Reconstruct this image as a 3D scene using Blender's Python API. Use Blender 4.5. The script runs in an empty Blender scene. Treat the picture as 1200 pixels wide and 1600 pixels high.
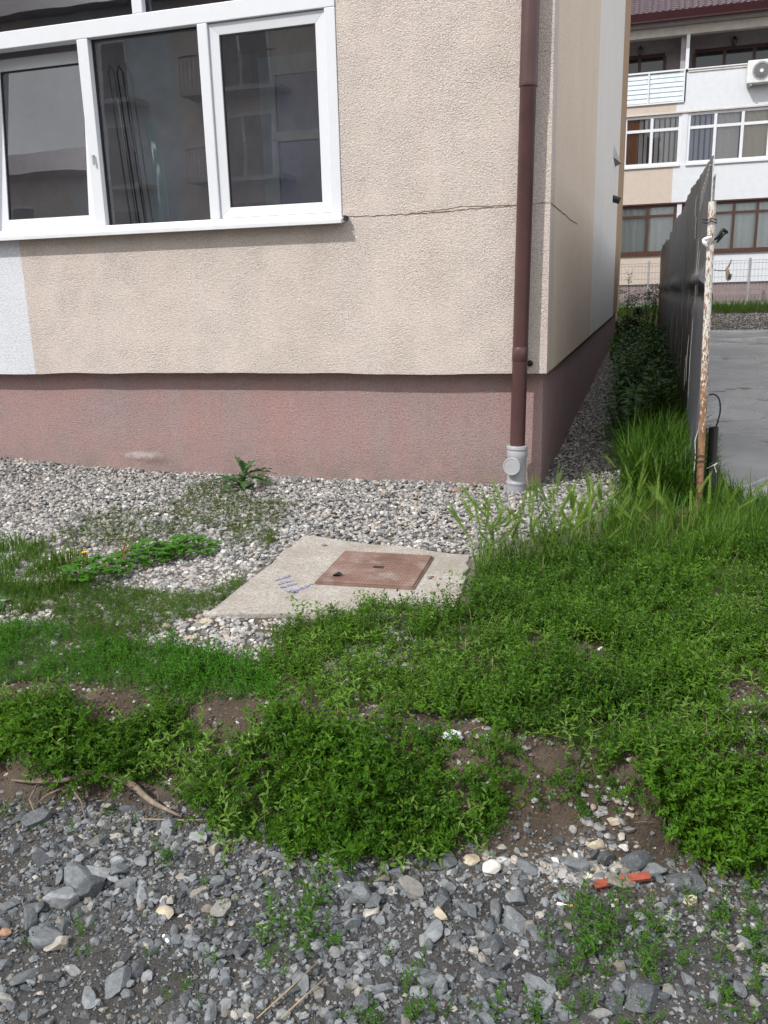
import bpy, math, random
import numpy as np
from mathutils import Matrix, Vector

RNG = np.random.default_rng(11)
random.seed(11)
S = bpy.context.scene
COL = S.collection

# ------------------------------------------------------------------ camera, world, sun, exposure
F_PX, YAW, PITCH, ROLL = 1316.62, -0.294269, 0.250117, 0.0259018
CAM = np.array([0.5408, -5.1329, 1.1660])

def cam_axes():
    cy, sy, cp, sp, cr, sr = (math.cos(YAW), math.sin(YAW), math.cos(PITCH), math.sin(PITCH),
                              math.cos(ROLL), math.sin(ROLL))
    fw = np.array([sy * cp, cy * cp, -sp]); rt = np.array([cy, -sy, 0.0]); dn = np.cross(fw, rt)
    return cr * rt + sr * dn, -sr * rt + cr * dn, fw
AX_R, AX_D, AX_F = cam_axes()
cam_data = bpy.data.cameras.new('camera')
cam = bpy.data.objects.new('camera', cam_data); COL.objects.link(cam)
cam.matrix_world = Matrix(((AX_R[0], -AX_D[0], -AX_F[0], CAM[0]), (AX_R[1], -AX_D[1], -AX_F[1], CAM[1]),
                           (AX_R[2], -AX_D[2], -AX_F[2], CAM[2]), (0, 0, 0, 1)))
cam_data.sensor_fit = 'VERTICAL'; cam_data.sensor_height = 36.0; cam_data.lens = 36.0 * F_PX / 1600.0
cam_data.clip_start = 0.05; cam_data.clip_end = 1500.0
S.camera = cam

SUN_EL = math.radians(45.5)
SUN_DIR = np.array([0.56, 0.83, 0.0]); SUN_DIR /= np.linalg.norm(SUN_DIR)       # horizontal travel of the light
world = bpy.data.worlds.new('World'); S.world = world; world.use_nodes = True
wn = world.node_tree; wn.nodes.clear()
sky = wn.nodes.new('ShaderNodeTexSky'); sky.sky_type = 'NISHITA'; sky.sun_disc = False
sky.sun_elevation = SUN_EL; sky.sun_rotation = math.atan2(-SUN_DIR[0], -SUN_DIR[1]) % (2 * math.pi)
sky.air_density = 1.0; sky.dust_density = 2.5; sky.ozone_density = 1.0
bg = wn.nodes.new('ShaderNodeBackground'); bg.inputs[1].default_value = 0.15
wo = wn.nodes.new('ShaderNodeOutputWorld')
# broken bright cloud over most of the sky
tc = wn.nodes.new('ShaderNodeTexCoord'); cn = wn.nodes.new('ShaderNodeTexNoise')
cn.inputs['Scale'].default_value = 2.6; cn.inputs['Detail'].default_value = 6; cn.inputs['Roughness'].default_value = 0.58
cr = wn.nodes.new('ShaderNodeMapRange'); cr.inputs[1].default_value = 0.36; cr.inputs[2].default_value = 0.56
cr.inputs[3].default_value = 0.25; cr.inputs[4].default_value = 0.95
cs = wn.nodes.new('ShaderNodeMapRange'); cs.inputs[1].default_value = 0.45; cs.inputs[2].default_value = 0.75
cs.inputs[3].default_value = 8.6; cs.inputs[4].default_value = 6.4
cc = wn.nodes.new('ShaderNodeCombineColor'); cm = wn.nodes.new('ShaderNodeMix'); cm.data_type = 'RGBA'
for k in range(3): wn.links.new(cs.outputs[0], cc.inputs[k])
wn.links.new(tc.outputs['Generated'], cn.inputs['Vector']); wn.links.new(cn.outputs[0], cr.inputs[0]); wn.links.new(cn.outputs[0], cs.inputs[0])
wn.links.new(cr.outputs[0], cm.inputs[0]); wn.links.new(sky.outputs[0], cm.inputs[6]); wn.links.new(cc.outputs[0], cm.inputs[7])
wn.links.new(cm.outputs[2], bg.inputs[0]); wn.links.new(bg.outputs[0], wo.inputs[0])
sun_d = bpy.data.lights.new('sun', 'SUN'); sun_d.energy = 2.7; sun_d.angle = math.radians(1.0)
sun_d.color = (1.0, 0.975, 0.94)
sun = bpy.data.objects.new('sun', sun_d); COL.objects.link(sun); sun.location = (-6, -12, 14)
lv = Vector((SUN_DIR[0] * math.cos(SUN_EL), SUN_DIR[1] * math.cos(SUN_EL), -math.sin(SUN_EL)))
sun.rotation_euler = lv.to_track_quat('-Z', 'Y').to_euler()
S.view_settings.view_transform = 'Standard'; S.view_settings.look = 'None'
S.view_settings.gamma = 1.0; S.view_settings.use_curve_mapping = False
S.view_settings.exposure = 0.42
S.render.engine = 'CYCLES'
S.cycles.max_bounces = 8; S.cycles.transparent_max_bounces = 12; S.cycles.use_denoising = True

# ------------------------------------------------------------------ node helper and materials
class NT:
    def __init__(self, name):
        self.m = bpy.data.materials.new(name); self.m.use_nodes = True
        self.t = self.m.node_tree; self.t.nodes.clear()
        self.out = self.t.nodes.new('ShaderNodeOutputMaterial')
    def n(self, typ, _o=0, _props=None, **kw):
        nd = self.t.nodes.new('ShaderNode' + typ)
        for k, v in (_props or {}).items(): setattr(nd, k, v)
        for k, v in kw.items():
            key = int(k[1:]) if k[0] == 'i' and k[1:].isdigit() else k.replace('_', ' ')
            s = nd.inputs[key]
            if isinstance(v, bpy.types.NodeSocket): self.t.links.new(v, s)
            else:
                if isinstance(v, tuple) and len(v) == 3 and s.type == 'RGBA': v = (*v, 1.0)
                s.default_value = v
        return nd if _o is None else nd.outputs[_o]
    def pos(self, sx=1, sy=1, sz=1):
        p = self.n('NewGeometry', 'Position')
        return p if (sx, sy, sz) == (1, 1, 1) else self.n('Mapping', 0, None, Vector=p, Scale=(sx, sy, sz))
    def objco(self): return self.n('TexCoord', 'Object')
    def noise(self, vec, scale, detail=3, rough=0.55, dist=0.0):
        return self.n('TexNoise', 0, None, Vector=vec, Scale=scale, Detail=detail, Roughness=rough, Distortion=dist)
    def vor(self, vec, scale, feat='F1', out=0):
        return self.n('TexVoronoi', out, {'feature': feat}, Vector=vec, Scale=scale)
    def rng(self, v, a, b, c=0.0, d=1.0):
        return self.n('MapRange', 0, None, Value=v, From_Min=a, From_Max=b, To_Min=c, To_Max=d)
    def mul(self, a, b, op='MULTIPLY'):
        return self.n('Math', 0, {'operation': op}, i0=a, i1=b)
    def mix(self, f, a, b, mode='MIX'):
        nd = self.t.nodes.new('ShaderNodeMix'); nd.data_type = 'RGBA'; nd.blend_type = mode
        for s, v in ((nd.inputs[0], f), (nd.inputs[6], a), (nd.inputs[7], b)):
            if isinstance(v, bpy.types.NodeSocket): self.t.links.new(v, s)
            else: s.default_value = (*v, 1.0) if isinstance(v, tuple) and len(v) == 3 else v
        return nd.outputs[2]
    def ramp(self, f, stops):
        nd = self.t.nodes.new('ShaderNodeValToRGB'); self.t.links.new(f, nd.inputs[0])
        el = nd.color_ramp.elements
        while len(el) < len(stops): el.new(0.5)
        for e, (p, c) in zip(el, stops): e.position = p; e.color = (*c, 1.0)
        return nd.outputs[0]
    def attr(self, name, out='Fac'): return self.n('Attribute', out, {'attribute_name': name})
    def bump(self, h, strength, dist, normal=None):
        kw = dict(Height=h, Strength=strength, Distance=dist)
        if normal is not None: kw['Normal'] = normal
        return self.n('Bump', 0, None, **kw)
    def pbr(self, color, rough=0.6, spec=0.4, metal=0.0, normal=None):
        kw = dict(Base_Color=color, Roughness=rough, Metallic=metal)
        kw['Specular_IOR_Level'] = spec
        if normal is not None: kw['Normal'] = normal
        return self.n('BsdfPrincipled', 0, None, **kw)
    def done(self, sh):
        self.t.links.new(sh, self.out.inputs[0]); return self.m

def m_plain(name, c, rough=0.5, spec=0.4, metal=0.0, var=0.12, scale=6.0, bump=0.0, bscale=60.0, bdist=0.002):
    t = NT(name); p = t.pos()
    f = t.rng(t.noise(p, scale, 4), 0.3, 0.7)
    col = t.mix(f, tuple(max(0, x * (1 - var)) for x in c), tuple(x * (1 + var) for x in c))
    nr = t.bump(t.noise(p, bscale, 3), bump, bdist) if bump else None
    return t.done(t.pbr(col, rough, spec, metal, nr))

def m_stucco(name, c, dirt=(0.30, 0.25, 0.2), grain=105.0, dist=0.0045, streak=0.3):
    t = NT(name); p = t.pos()
    g1 = t.noise(p, grain, 2, 0.6, 0.9)
    g2 = t.vor(p, grain * 1.25)
    h = t.mul(t.mul(g1, 1.3), t.mul(g2, 0.55), 'SUBTRACT')
    soft = t.rng(t.noise(p, 5.0, 3, 0.6), 0.36, 0.64, 0.6, 1.0)
    big = t.rng(t.noise(p, 1.1, 4, 0.6), 0.35, 0.68)
    st = t.rng(t.noise(t.pos(7.5, 7.5, 0.45), 1.0, 5, 0.62), 0.46, 0.72)
    pit_shade = t.rng(g1, 0.28, 0.62)
    col = t.mix(big, tuple(x * 0.96 for x in c), tuple(x * 1.03 for x in c))
    col = t.mix(t.mul(st, streak), col, dirt)
    col = t.mix(pit_shade, tuple(x * 0.66 for x in c), col)  # tiny shadows of the grain put into the colour: pits darker
    nb = t.t.nodes.new('ShaderNodeBump'); nb.inputs['Distance'].default_value = dist
    t.t.links.new(h, nb.inputs['Height']); t.t.links.new(soft, nb.inputs['Strength'])
    return t.done(t.pbr(col, 0.92, 0.15, 0, nb.outputs[0]))

def m_plinth():
    t = NT('plinth_paint'); p = t.pos()
    g1 = t.noise(p, 120, 2, 0.6, 0.8)
    big = t.rng(t.noise(p, 1.6, 4, 0.6), 0.36, 0.66)
    st = t.rng(t.noise(t.pos(9, 9, 0.8), 1.0, 4, 0.6), 0.4, 0.72)
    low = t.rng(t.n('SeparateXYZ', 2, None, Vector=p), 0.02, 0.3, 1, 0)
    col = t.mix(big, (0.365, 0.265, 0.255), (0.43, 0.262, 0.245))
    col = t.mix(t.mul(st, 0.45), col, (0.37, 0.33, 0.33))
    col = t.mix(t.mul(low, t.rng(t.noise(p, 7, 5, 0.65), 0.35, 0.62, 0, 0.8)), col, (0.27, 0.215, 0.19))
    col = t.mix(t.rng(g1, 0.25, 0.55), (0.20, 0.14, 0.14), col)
    q = t.n('Mapping', 0, None, Vector=p, Location=(2.80 * 5.5, 0, -0.128 * 30), Scale=(5.5, 1, 30))
    ds = t.n('VectorMath', 'Value', {'operation': 'LENGTH'}, i0=q)
    sc = t.rng(t.mul(ds, t.mul(t.noise(p, 22, 4), 1.4), 'ADD'), 1.0, 1.7, 0.75, 0)
    col = t.mix(sc, col, (0.50, 0.45, 0.44))
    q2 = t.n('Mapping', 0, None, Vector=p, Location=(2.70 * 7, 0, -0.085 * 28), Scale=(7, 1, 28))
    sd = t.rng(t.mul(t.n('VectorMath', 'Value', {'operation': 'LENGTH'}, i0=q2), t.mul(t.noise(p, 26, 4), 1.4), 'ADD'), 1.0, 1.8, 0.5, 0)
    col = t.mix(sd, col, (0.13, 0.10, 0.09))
    return t.done(t.pbr(col, 0.9, 0.15, 0, t.bump(g1, 0.9, 0.011)))

def m_pvc(name, c=(0.64, 0.655, 0.69)):
    t = NT(name); p = t.pos()
    d = t.rng(t.noise(p, 14, 4, 0.7), 0.5, 0.8, 0, 0.25)
    return t.done(t.pbr(t.mix(d, c, tuple(x * 0.8 for x in c)), 0.32, 0.5))

def m_glass(name, tint=(0.90, 0.93, 0.95), k=2.6):
    t = NT(name)
    fr = t.n('Fresnel', 0, None, IOR=1.55)
    fac = t.n('Math', 0, {'operation': 'MULTIPLY', 'use_clamp': True}, i0=fr, i1=k)
    wav = t.bump(t.noise(t.pos(), 1.6, 2), 0.05, 0.02)
    gl = t.n('BsdfGlossy', 0, None, Color=(0.92, 0.95, 1.0), Roughness=0.008, Normal=wav)
    tr = t.n('BsdfTransparent', 0, None, Color=tint)
    return t.done(t.n('MixShader', 0, None, i0=fac, i1=tr, i2=gl))

def m_slab():
    t = NT('old_concrete'); p = t.pos()
    a = t.rng(t.noise(p, 4.5, 5, 0.65), 0.35, 0.68)
    b = t.rng(t.noise(p, 90, 3, 0.7), 0.3, 0.62)
    sp = t.rng(t.vor(p, 55), 0.05, 0.18)
    col = t.mix(a, (0.32, 0.285, 0.245), (0.47, 0.44, 0.405))
    col = t.mix(b, tuple(x * 0.6 for x in (0.36, 0.33, 0.29)), col)
    col = t.mix(sp, (0.25, 0.24, 0.23), col)
    hh = t.mul(t.noise(p, 60, 4, 0.7), t.mul(t.noise(p, 9, 3), 2.0), 'ADD')
    return t.done(t.pbr(col, 0.9, 0.2, 0, t.bump(hh, 0.6, 0.006)))

def m_rust(name, a=(0.17, 0.085, 0.06), b=(0.30, 0.19, 0.155), c=(0.38, 0.33, 0.30), k=0.5, scale=9):
    t = NT(name); p = t.pos()
    n1 = t.rng(t.noise(p, scale, 5, 0.65), 0.35, 0.66)
    n2 = t.rng(t.noise(p, scale * 1.7, 4, 0.7), 0.5, 0.72, 0, k)
    col = t.mix(n2, t.mix(n1, a, b), c)
    return t.done(t.pbr(col, 0.8, 0.3, 0.1, t.bump(t.noise(p, 160, 3), 0.4, 0.002)))

def m_rusty_paint():
    t = NT('flaking_white_paint'); p = t.pos(1, 1, 0.35)
    z = t.n('SeparateXYZ', 2, None, Vector=t.pos())
    n1 = t.noise(p, 95, 6, 0.75)
    thr = t.rng(z, 0.2, 1.0, 0.22, 0.045)
    msk = t.rng(t.mul(n1, thr, 'ADD'), 0.54, 0.60)
    rust = t.mix(t.rng(t.noise(p, 30, 4), 0.3, 0.7), (0.13, 0.065, 0.04), (0.33, 0.18, 0.10))
    col = t.mix(msk, (0.62, 0.60, 0.56), rust)
    return t.done(t.pbr(col, 0.75, 0.3, 0, t.bump(n1, 0.5, 0.003)))

def m_yard():
    t = NT('yard_concrete_wet'); p = t.pos()
    a = t.rng(t.noise(p, 0.9, 5, 0.6), 0.38, 0.66)
    w = t.rng(t.noise(t.pos(), 1.1, 4, 0.6), 0.50, 0.58)
    d = t.rng(t.noise(t.pos(1, 1.3, 1), 2.2, 7, 0.75), 0.57, 0.64)
    col = t.mix(a, (0.22, 0.217, 0.212), (0.32, 0.316, 0.31))
    col = t.mix(t.mul(w, 0.8), col, (0.11, 0.108, 0.106))
    col = t.mix(d, col, (0.075, 0.062, 0.045))
    ro = t.rng(w, 0, 1, 0.75, 0.16)
    return t.done(t.pbr(col, ro, 0.45, 0, t.bump(t.noise(p, 40, 4), 0.12, 0.003)))

def m_ground():
    t = NT('soil'); p = t.pos()
    pale = t.attr('pale'); low = t.attr('low')
    n1 = t.rng(t.noise(p, 7, 5, 0.65), 0.32, 0.68)
    n2 = t.noise(p, 95, 4, 0.7)
    soil = t.mix(n1, (0.070, 0.052, 0.037), (0.18, 0.140, 0.105))
    grit = t.mix(n1, (0.17, 0.155, 0.135), (0.28, 0.26, 0.23))
    slate = t.mix(n1, (0.055, 0.054, 0.052), (0.125, 0.122, 0.118))
    col = t.mix(low, t.mix(pale, soil, grit), slate)
    spk = t.rng(t.vor(p, 140), 0.12, 0.32)
    col = t.mix(t.mul(spk, 0.6), col, t.mix(0.55, col, (0.03, 0.025, 0.02)))
    return t.done(t.pbr(col, 0.95, 0.15, 0, t.bump(t.mul(n2, t.mul(t.noise(p, 30, 3), 1.5), 'ADD'), 0.9, 0.012)))

def m_stone(name, stops, by='attr', rough=0.75, vein=0.35):
    """stone colours picked by each stone's own random value"""
    t = NT(name)
    p = t.pos()
    r = t.attr('tint') if by == 'attr' else t.n('ObjectInfo', 'Random')
    col = t.ramp(r, stops)
    n1 = t.rng(t.noise(p, 70, 5, 0.65), 0.32, 0.68, 0.72, 1.22)
    col = t.mix(1.0, col, t.n('CombineColor', 0, None, i0=n1, i1=n1, i2=n1), 'MULTIPLY')
    v = t.rng(t.noise(p, 38, 3, 0.5, 2.5), 0.485, 0.515, 0, 1)
    v = t.mul(t.mul(v, t.rng(v, 1, 0.4, 0, 1)), vein)
    col = t.mix(v, col, (0.5, 0.5, 0.49))
    return t.done(t.pbr(col, rough, 0.35, 0, t.bump(t.noise(p, 130, 4, 0.65), 0.45, 0.004)))

def m_leaf(name, dark, light, stem=(0.13, 0.15, 0.05), trans=0.3, rough=0.45, third=None):
    """tint = the plant's own hue, kind = 0 blade, 1 stem or awn, 2 flower"""
    t = NT(name)
    c = t.mix(t.attr('tint'), dark, light)
    c = t.mix(t.rng(t.noise(t.pos(), 60, 2), 0.42, 0.7, 0, 0.6), c, light)
    k = t.attr('kind')
    c = t.mix(t.rng(k, 0, 1), c, stem)
    if third: c = t.mix(t.rng(k, 1, 2), c, third)
    pb = t.pbr(c, rough, 0.2)
    tl = t.n('BsdfTranslucent', 0, None, Color=t.mix(0.35, c, (0.16, 0.22, 0.02)))
    return t.done(t.n('MixShader', 0, None, i0=trans, i1=pb, i2=tl))

BEIGE = (0.64, 0.562, 0.512)
M = {}
M['stucco'] = m_stucco('beige_stucco', BEIGE, (0.56, 0.46, 0.395), 100, 0.0075, 0.42)
M['stucco_side'] = m_stucco('beige_stucco_fine', (0.73, 0.605, 0.495), (0.64, 0.52, 0.41), 120, 0.003)
M['white_stucco'] = m_stucco('white_stucco', (0.68, 0.70, 0.74), (0.5, 0.48, 0.45), 110, 0.004, 0.15)
M['tan_stucco'] = m_stucco('tan_stucco', (0.42, 0.29, 0.19), (0.35, 0.25, 0.17), 110, 0.003)
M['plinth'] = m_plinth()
M['pvc'] = m_pvc('white_pvc'); M['pvc_seal'] = m_plain('rubber_seal', (0.02, 0.02, 0.022), 0.6)
M['sill'] = m_plain('painted_sill', (0.64, 0.65, 0.67), 0.4, var=0.06)
M['glass'] = m_glass('window_glass'); M['glass_far'] = m_glass('far_window_glass', (0.88, 0.9, 0.92), 1.6)
M['pipe'] = m_plain('brown_pipe', (0.075, 0.036, 0.034), 0.38, 0.45, var=0.14, scale=7, bump=0.05, bscale=40)
M['greypvc'] = m_plain('grey_pvc', (0.33, 0.335, 0.35), 0.42, 0.45, var=0.07, scale=20)
M['greypvc2'] = m_plain('grey_pvc_lilac', (0.30, 0.30, 0.335), 0.42, 0.45, var=0.07, scale=20)
M['slab'] = m_slab()
M['plate'] = m_rust('rusty_plate', (0.155, 0.088, 0.068), (0.235, 0.150, 0.122), (0.34, 0.30, 0.275), 0.6, 5)
M['post'] = m_rusty_paint()
M['galv'] = m_plain('galvanised_steel', (0.36, 0.37, 0.38), 0.5, 0.5, 0.6)
M['tarp'] = m_plain('dark_tarpaulin', (0.085, 0.09, 0.105), 0.42, 0.4, var=0.22, scale=4, bump=0.25, bscale=14, bdist=0.01)
M['hem'] = m_plain('pale_hem', (0.5, 0.5, 0.5), 0.7, var=0.2, scale=30)
M['streak'] = m_plain('pale_drips', (0.45, 0.45, 0.44), 0.8, var=0.3, scale=60)
M['black'] = m_plain('black_plastic', (0.012, 0.012, 0.014), 0.35, 0.45)
M['yard'] = m_yard(); M['soil'] = m_ground()
M['crack'] = m_plain('crack_brown', (0.16, 0.115, 0.085), 0.95, 0.1, var=0.3, scale=30)  # dark brown of the crack line itself
M['blue_paint'] = m_plain('blue_spray_paint', (0.19, 0.20, 0.38), 0.8, var=0.35, scale=70)
SLATE = [(0.0, (0.046, 0.050, 0.055)), (0.35, (0.094, 0.103, 0.111)), (0.65, (0.145, 0.157, 0.166)),
         (0.84, (0.23, 0.242, 0.25)), (0.95, (0.17, 0.15, 0.12)), (1.0, (0.42, 0.39, 0.35))]
PALE = [(0.0, (0.07, 0.07, 0.075)), (0.25, (0.15, 0.15, 0.15)), (0.5, (0.25, 0.248, 0.242)),
        (0.75, (0.38, 0.372, 0.36)), (0.88, (0.33, 0.275, 0.22)), (1.0, (0.60, 0.595, 0.58))]
SLATE_BIG = [(p, tuple(min(0.5, x * 1.05) for x in c)) for p, c in SLATE]
M['slate_obj'] = m_stone('slate_stone', SLATE_BIG, 'obj', 0.62, 0.6); M['slate'] = m_stone('slate_chips', SLATE)
M['pale'] = m_stone('pale_pebbles', PALE, 'attr', 0.7, 0.15)
M['pale_obj'] = m_stone('pale_pebble_single', PALE, 'obj', 0.7, 0.15)
M['clod'] = m_plain('soil_clod', (0.125, 0.095, 0.07), 0.95, 0.1, var=0.45, scale=30, bump=0.5, bscale=120)
M['cream'] = m_plain('cream_stone', (0.42, 0.36, 0.27), 0.8, 0.3, var=0.25, scale=45, bump=0.5, bscale=90, bdist=0.004)
M['quartz'] = m_plain('white_stone', (0.52, 0.50, 0.47), 0.7, 0.35, var=0.18, scale=45, bump=0.5, bscale=90, bdist=0.004)
M['brick'] = m_plain('broken_red_tile', (0.25, 0.065, 0.04), 0.85, 0.2, var=0.25, scale=60, bump=0.4, bscale=120)
M['paper'] = m_plain('white_paper', (0.74, 0.74, 0.74), 0.7, 0.3, var=0.06)
M['filter'] = m_plain('tan_filter', (0.5, 0.32, 0.14), 0.8)
M['wood'] = m_plain('dead_wood', (0.19, 0.155, 0.12), 0.85, 0.2, var=0.4, scale=40, bump=0.5, bscale=120)
M['straw'] = m_plain('dry_straw', (0.30, 0.23, 0.15), 0.8, 0.2, var=0.2, scale=40)
M['knot'] = m_leaf('knotweed_leaf', (0.010, 0.052, 0.004), (0.090, 0.210, 0.012), (0.16, 0.21, 0.06), 0.27, 0.42)
M['lowweed'] = m_leaf('low_weed_leaf', (0.030, 0.075, 0.008), (0.085, 0.15, 0.018), (0.2, 0.16, 0.07), 0.3)
M['lowgreen'] = m_leaf('small_weed_leaf', (0.026, 0.085, 0.007), (0.085, 0.19, 0.016), (0.2, 0.2, 0.07), 0.3)
M['clover'] = m_leaf('clover_leaf', (0.022, 0.10, 0.007), (0.065, 0.22, 0.012), (0.10, 0.15, 0.04), 0.3)
M['grass'] = m_leaf('grass_blade', (0.020, 0.068, 0.006), (0.088, 0.185, 0.018), (0.28, 0.27, 0.12), 0.35)
M['barley'] = m_leaf('barley_ear', (0.085, 0.20, 0.02), (0.19, 0.30, 0.045), (0.22, 0.32, 0.07), 0.35)
M['nettle'] = m_leaf('nettle_leaf', (0.016, 0.065, 0.010), (0.045, 0.135, 0.022), (0.07, 0.11, 0.04), 0.25)
M['weed'] = m_leaf('gravel_weed_leaf', (0.020, 0.075, 0.008), (0.07, 0.175, 0.018), (0.15, 0.19, 0.06), 0.3)
M['bush'] = m_leaf('bush_leaf', (0.012, 0.045, 0.010), (0.03, 0.085, 0.02), (0.08, 0.06, 0.04), 0.2)
M['shrub'] = m_leaf('shrub_leaf', (0.085, 0.13, 0.03), (0.18, 0.22, 0.07), (0.14, 0.09, 0.05), 0.3, third=(0.62, 0.47, 0.42))
M['sow'] = m_leaf('thistle_leaf', (0.034, 0.085, 0.028), (0.075, 0.15, 0.055), (0.12, 0.17, 0.08), 0.2)
M['yellow'] = m_plain('yellow_petal', (0.75, 0.48, 0.02), 0.6)
M['redstem'] = m_plain('reddish_stem', (0.19, 0.085, 0.05), 0.8)

# ------------------------------------------------------------------ mesh helpers
class MB:
    def __init__(self): self.v, self.f = [], []
    def add(self, vs, fs):
        o = len(self.v); self.v += [tuple(map(float, p)) for p in vs]
        self.f += [tuple(i + o for i in q) for q in fs]; return self
    def box(self, x0, x1, y0, y1, z0, z1):
        return self.add([(x0, y0, z0), (x1, y0, z0), (x1, y1, z0), (x0, y1, z0), (x0, y0, z1), (x1, y0, z1), (x1, y1, z1), (x0, y1, z1)],
                        [(3, 2, 1, 0), (4, 5, 6, 7), (0, 1, 5, 4), (1, 2, 6, 5), (2, 3, 7, 6), (3, 0, 4, 7)])
    def lathe(self, origin, axis, prof, n=24):
        """prof: list of (distance along axis, radius)"""
        a = Vector(axis).normalized(); u = a.orthogonal().normalized(); w = a.cross(u); o = Vector(origin)
        vs, fs = [], []
        for d, r in prof:
            for k in range(n):
                th = 2 * math.pi * k / n; vs.append(o + a * d + (u * math.cos(th) + w * math.sin(th)) * r)
        for i in range(len(prof) - 1):
            for k in range(n):
                k2 = (k + 1) % n; fs.append((i * n + k, i * n + k2, (i + 1) * n + k2, (i + 1) * n + k))
        fs.append(tuple(range(n))[::-1]); fs.append(tuple((len(prof) - 1) * n + k for k in range(n)))
        return self.add(vs, fs)
    def tube(self, pts, r, n=8, sub=1):
        pts = [Vector(p) for p in pts]; rs = list(r) if isinstance(r, (list, tuple)) else [r] * len(pts)
        if sub > 1:                                                   # Catmull-Rom through the given points
            P4 = [pts[0]] + pts + [pts[-1]]; np_, nr = [], []
            for i in range(len(pts) - 1):
                a, b, c, d = P4[i:i + 4]
                for k in range(sub):
                    t = k / sub; np_.append(0.5 * ((2 * b) + (c - a) * t + (2 * a - 5 * b + 4 * c - d) * t * t + (3 * b - a - 3 * c + d) * t ** 3)); nr.append(rs[i] + (rs[i + 1] - rs[i]) * t)
            pts, rs = np_ + [pts[-1]], nr + [rs[-1]]
        vs, fs = [], []; u = None
        for i, p in enumerate(pts):
            d = (pts[min(i + 1, len(pts) - 1)] - pts[max(i - 1, 0)]).normalized()
            u = d.orthogonal().normalized() if u is None else (u - d * u.dot(d)).normalized()
            w = d.cross(u)
            for k in range(n):
                th = 2 * math.pi * k / n; vs.append(p + (u * math.cos(th) + w * math.sin(th)) * rs[i])
        for i in range(len(pts) - 1):
            for k in range(n):
                k2 = (k + 1) % n; fs.append((i * n + k, i * n + k2, (i + 1) * n + k2, (i + 1) * n + k))
        fs.append(tuple(range(n))[::-1]); fs.append(tuple((len(pts) - 1) * n + k for k in range(n)))
        return self.add(vs, fs)
    def build(self, name, mat, parent=None, smooth=False, bevel=0.0, auto=None):
        me = bpy.data.meshes.new(name); me.from_pydata(self.v, [], self.f); me.update()
        me.materials.append(mat)
        if smooth: me.polygons.foreach_set('use_smooth', [True] * len(me.polygons))
        o = bpy.data.objects.new(name, me); COL.objects.link(o)
        if parent is not None: o.parent = parent
        if smooth and auto: me.set_sharp_from_angle(angle=math.radians(auto))
        if bevel:
            b = o.modifiers.new('bevel', 'BEVEL'); b.width = bevel; b.segments = 2; b.limit_method = 'ANGLE'
        return o

def tag(o, label=None, cat=None, group=None, kind=None):
    if label: o['label'] = label
    if cat: o['category'] = cat
    if group: o['group'] = group
    if kind: o['kind'] = kind
    return o

def thing(name, label, cat, loc=(0, 0, 0), group=None):
    o = bpy.data.objects.new(name, None); COL.objects.link(o); o.location = loc; o.empty_display_size = 0.1
    return tag(o, label, cat, group)

def fit(o):
    """keep a part's world place under an Empty that is not at the origin"""
    if o.parent is not None: o.matrix_parent_inverse = Matrix.Translation(o.parent.location).inverted()
    return o

class Proto:
    """numpy mesh: vertices, face list flattened, per-vertex kind"""
    def __init__(self, v, faces, kind=None):
        self.v = np.asarray(v, float); self.loops = np.array([i for f in faces for i in f], np.int64)
        self.tot = np.array([len(f) for f in faces], np.int64)
        self.kind = np.zeros(len(self.v)) if kind is None else np.asarray(kind, float)

def np_mesh(name, V, loops, tot, mat, smooth, attrs):
    me = bpy.data.meshes.new(name)
    me.vertices.add(len(V)); me.vertices.foreach_set('co', np.ascontiguousarray(V, np.float32).ravel())
    me.loops.add(len(loops)); me.loops.foreach_set('vertex_index', loops.astype(np.int32))
    me.polygons.add(len(tot)); st = np.zeros(len(tot), np.int32); st[1:] = np.cumsum(tot)[:-1]
    me.polygons.foreach_set('loop_start', st)
    me.polygons.foreach_set('use_smooth', np.full(len(tot), bool(smooth)))
    for k, a in attrs.items():
        at_ = me.attributes.new(k, 'FLOAT', 'POINT'); at_.data.foreach_set('value', np.ascontiguousarray(a, np.float32))
    me.update(calc_edges=True); me.materials.append(mat)
    return me

def merge(name, protos, which, pos, rot, scl, tint, mat, smooth=False, parent=None, kind='stuff', deform=None):
    """every instance baked into one real mesh (for what nobody could count)"""
    Vs, Ls, Ts, At, Ak = [], [], [], [], []; base = 0
    for pi, p in enumerate(protos):
        ix = np.nonzero(which == pi)[0]
        if not len(ix): continue
        s = scl[ix]; s = s[:, None, None] if s.ndim == 1 else s[:, None, :]
        v = np.einsum('nij,nkj->nki', rot[ix], p.v[None] * s) + pos[ix][:, None, :]
        n, k = len(ix), len(p.v)
        Vs.append(v.reshape(-1, 3))
        Ls.append((p.loops[None] + (np.arange(n) * k)[:, None] + base).ravel()); Ts.append(np.tile(p.tot, n))
        At.append(np.repeat(tint[ix], k)); Ak.append(np.tile(p.kind, n)); base += n * k
    me = np_mesh(name, np.concatenate(Vs), np.concatenate(Ls), np.concatenate(Ts), mat, smooth,
                 {'tint': np.concatenate(At), 'kind': np.concatenate(Ak)})
    o = bpy.data.objects.new(name, me); COL.objects.link(o)
    if parent is not None: o.parent = parent
    if kind: o['kind'] = kind
    return o

def rot_z(a):
    c, s = np.cos(a), np.sin(a); z, o = np.zeros_like(c), np.ones_like(c)
    return np.stack([np.stack([c, -s, z], -1), np.stack([s, c, z], -1), np.stack([z, z, o], -1)], -2)
def rot_x(a):
    c, s = np.cos(a), np.sin(a); z, o = np.zeros_like(c), np.ones_like(c)
    return np.stack([np.stack([o, z, z], -1), np.stack([z, c, -s], -1), np.stack([z, s, c], -1)], -2)

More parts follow.
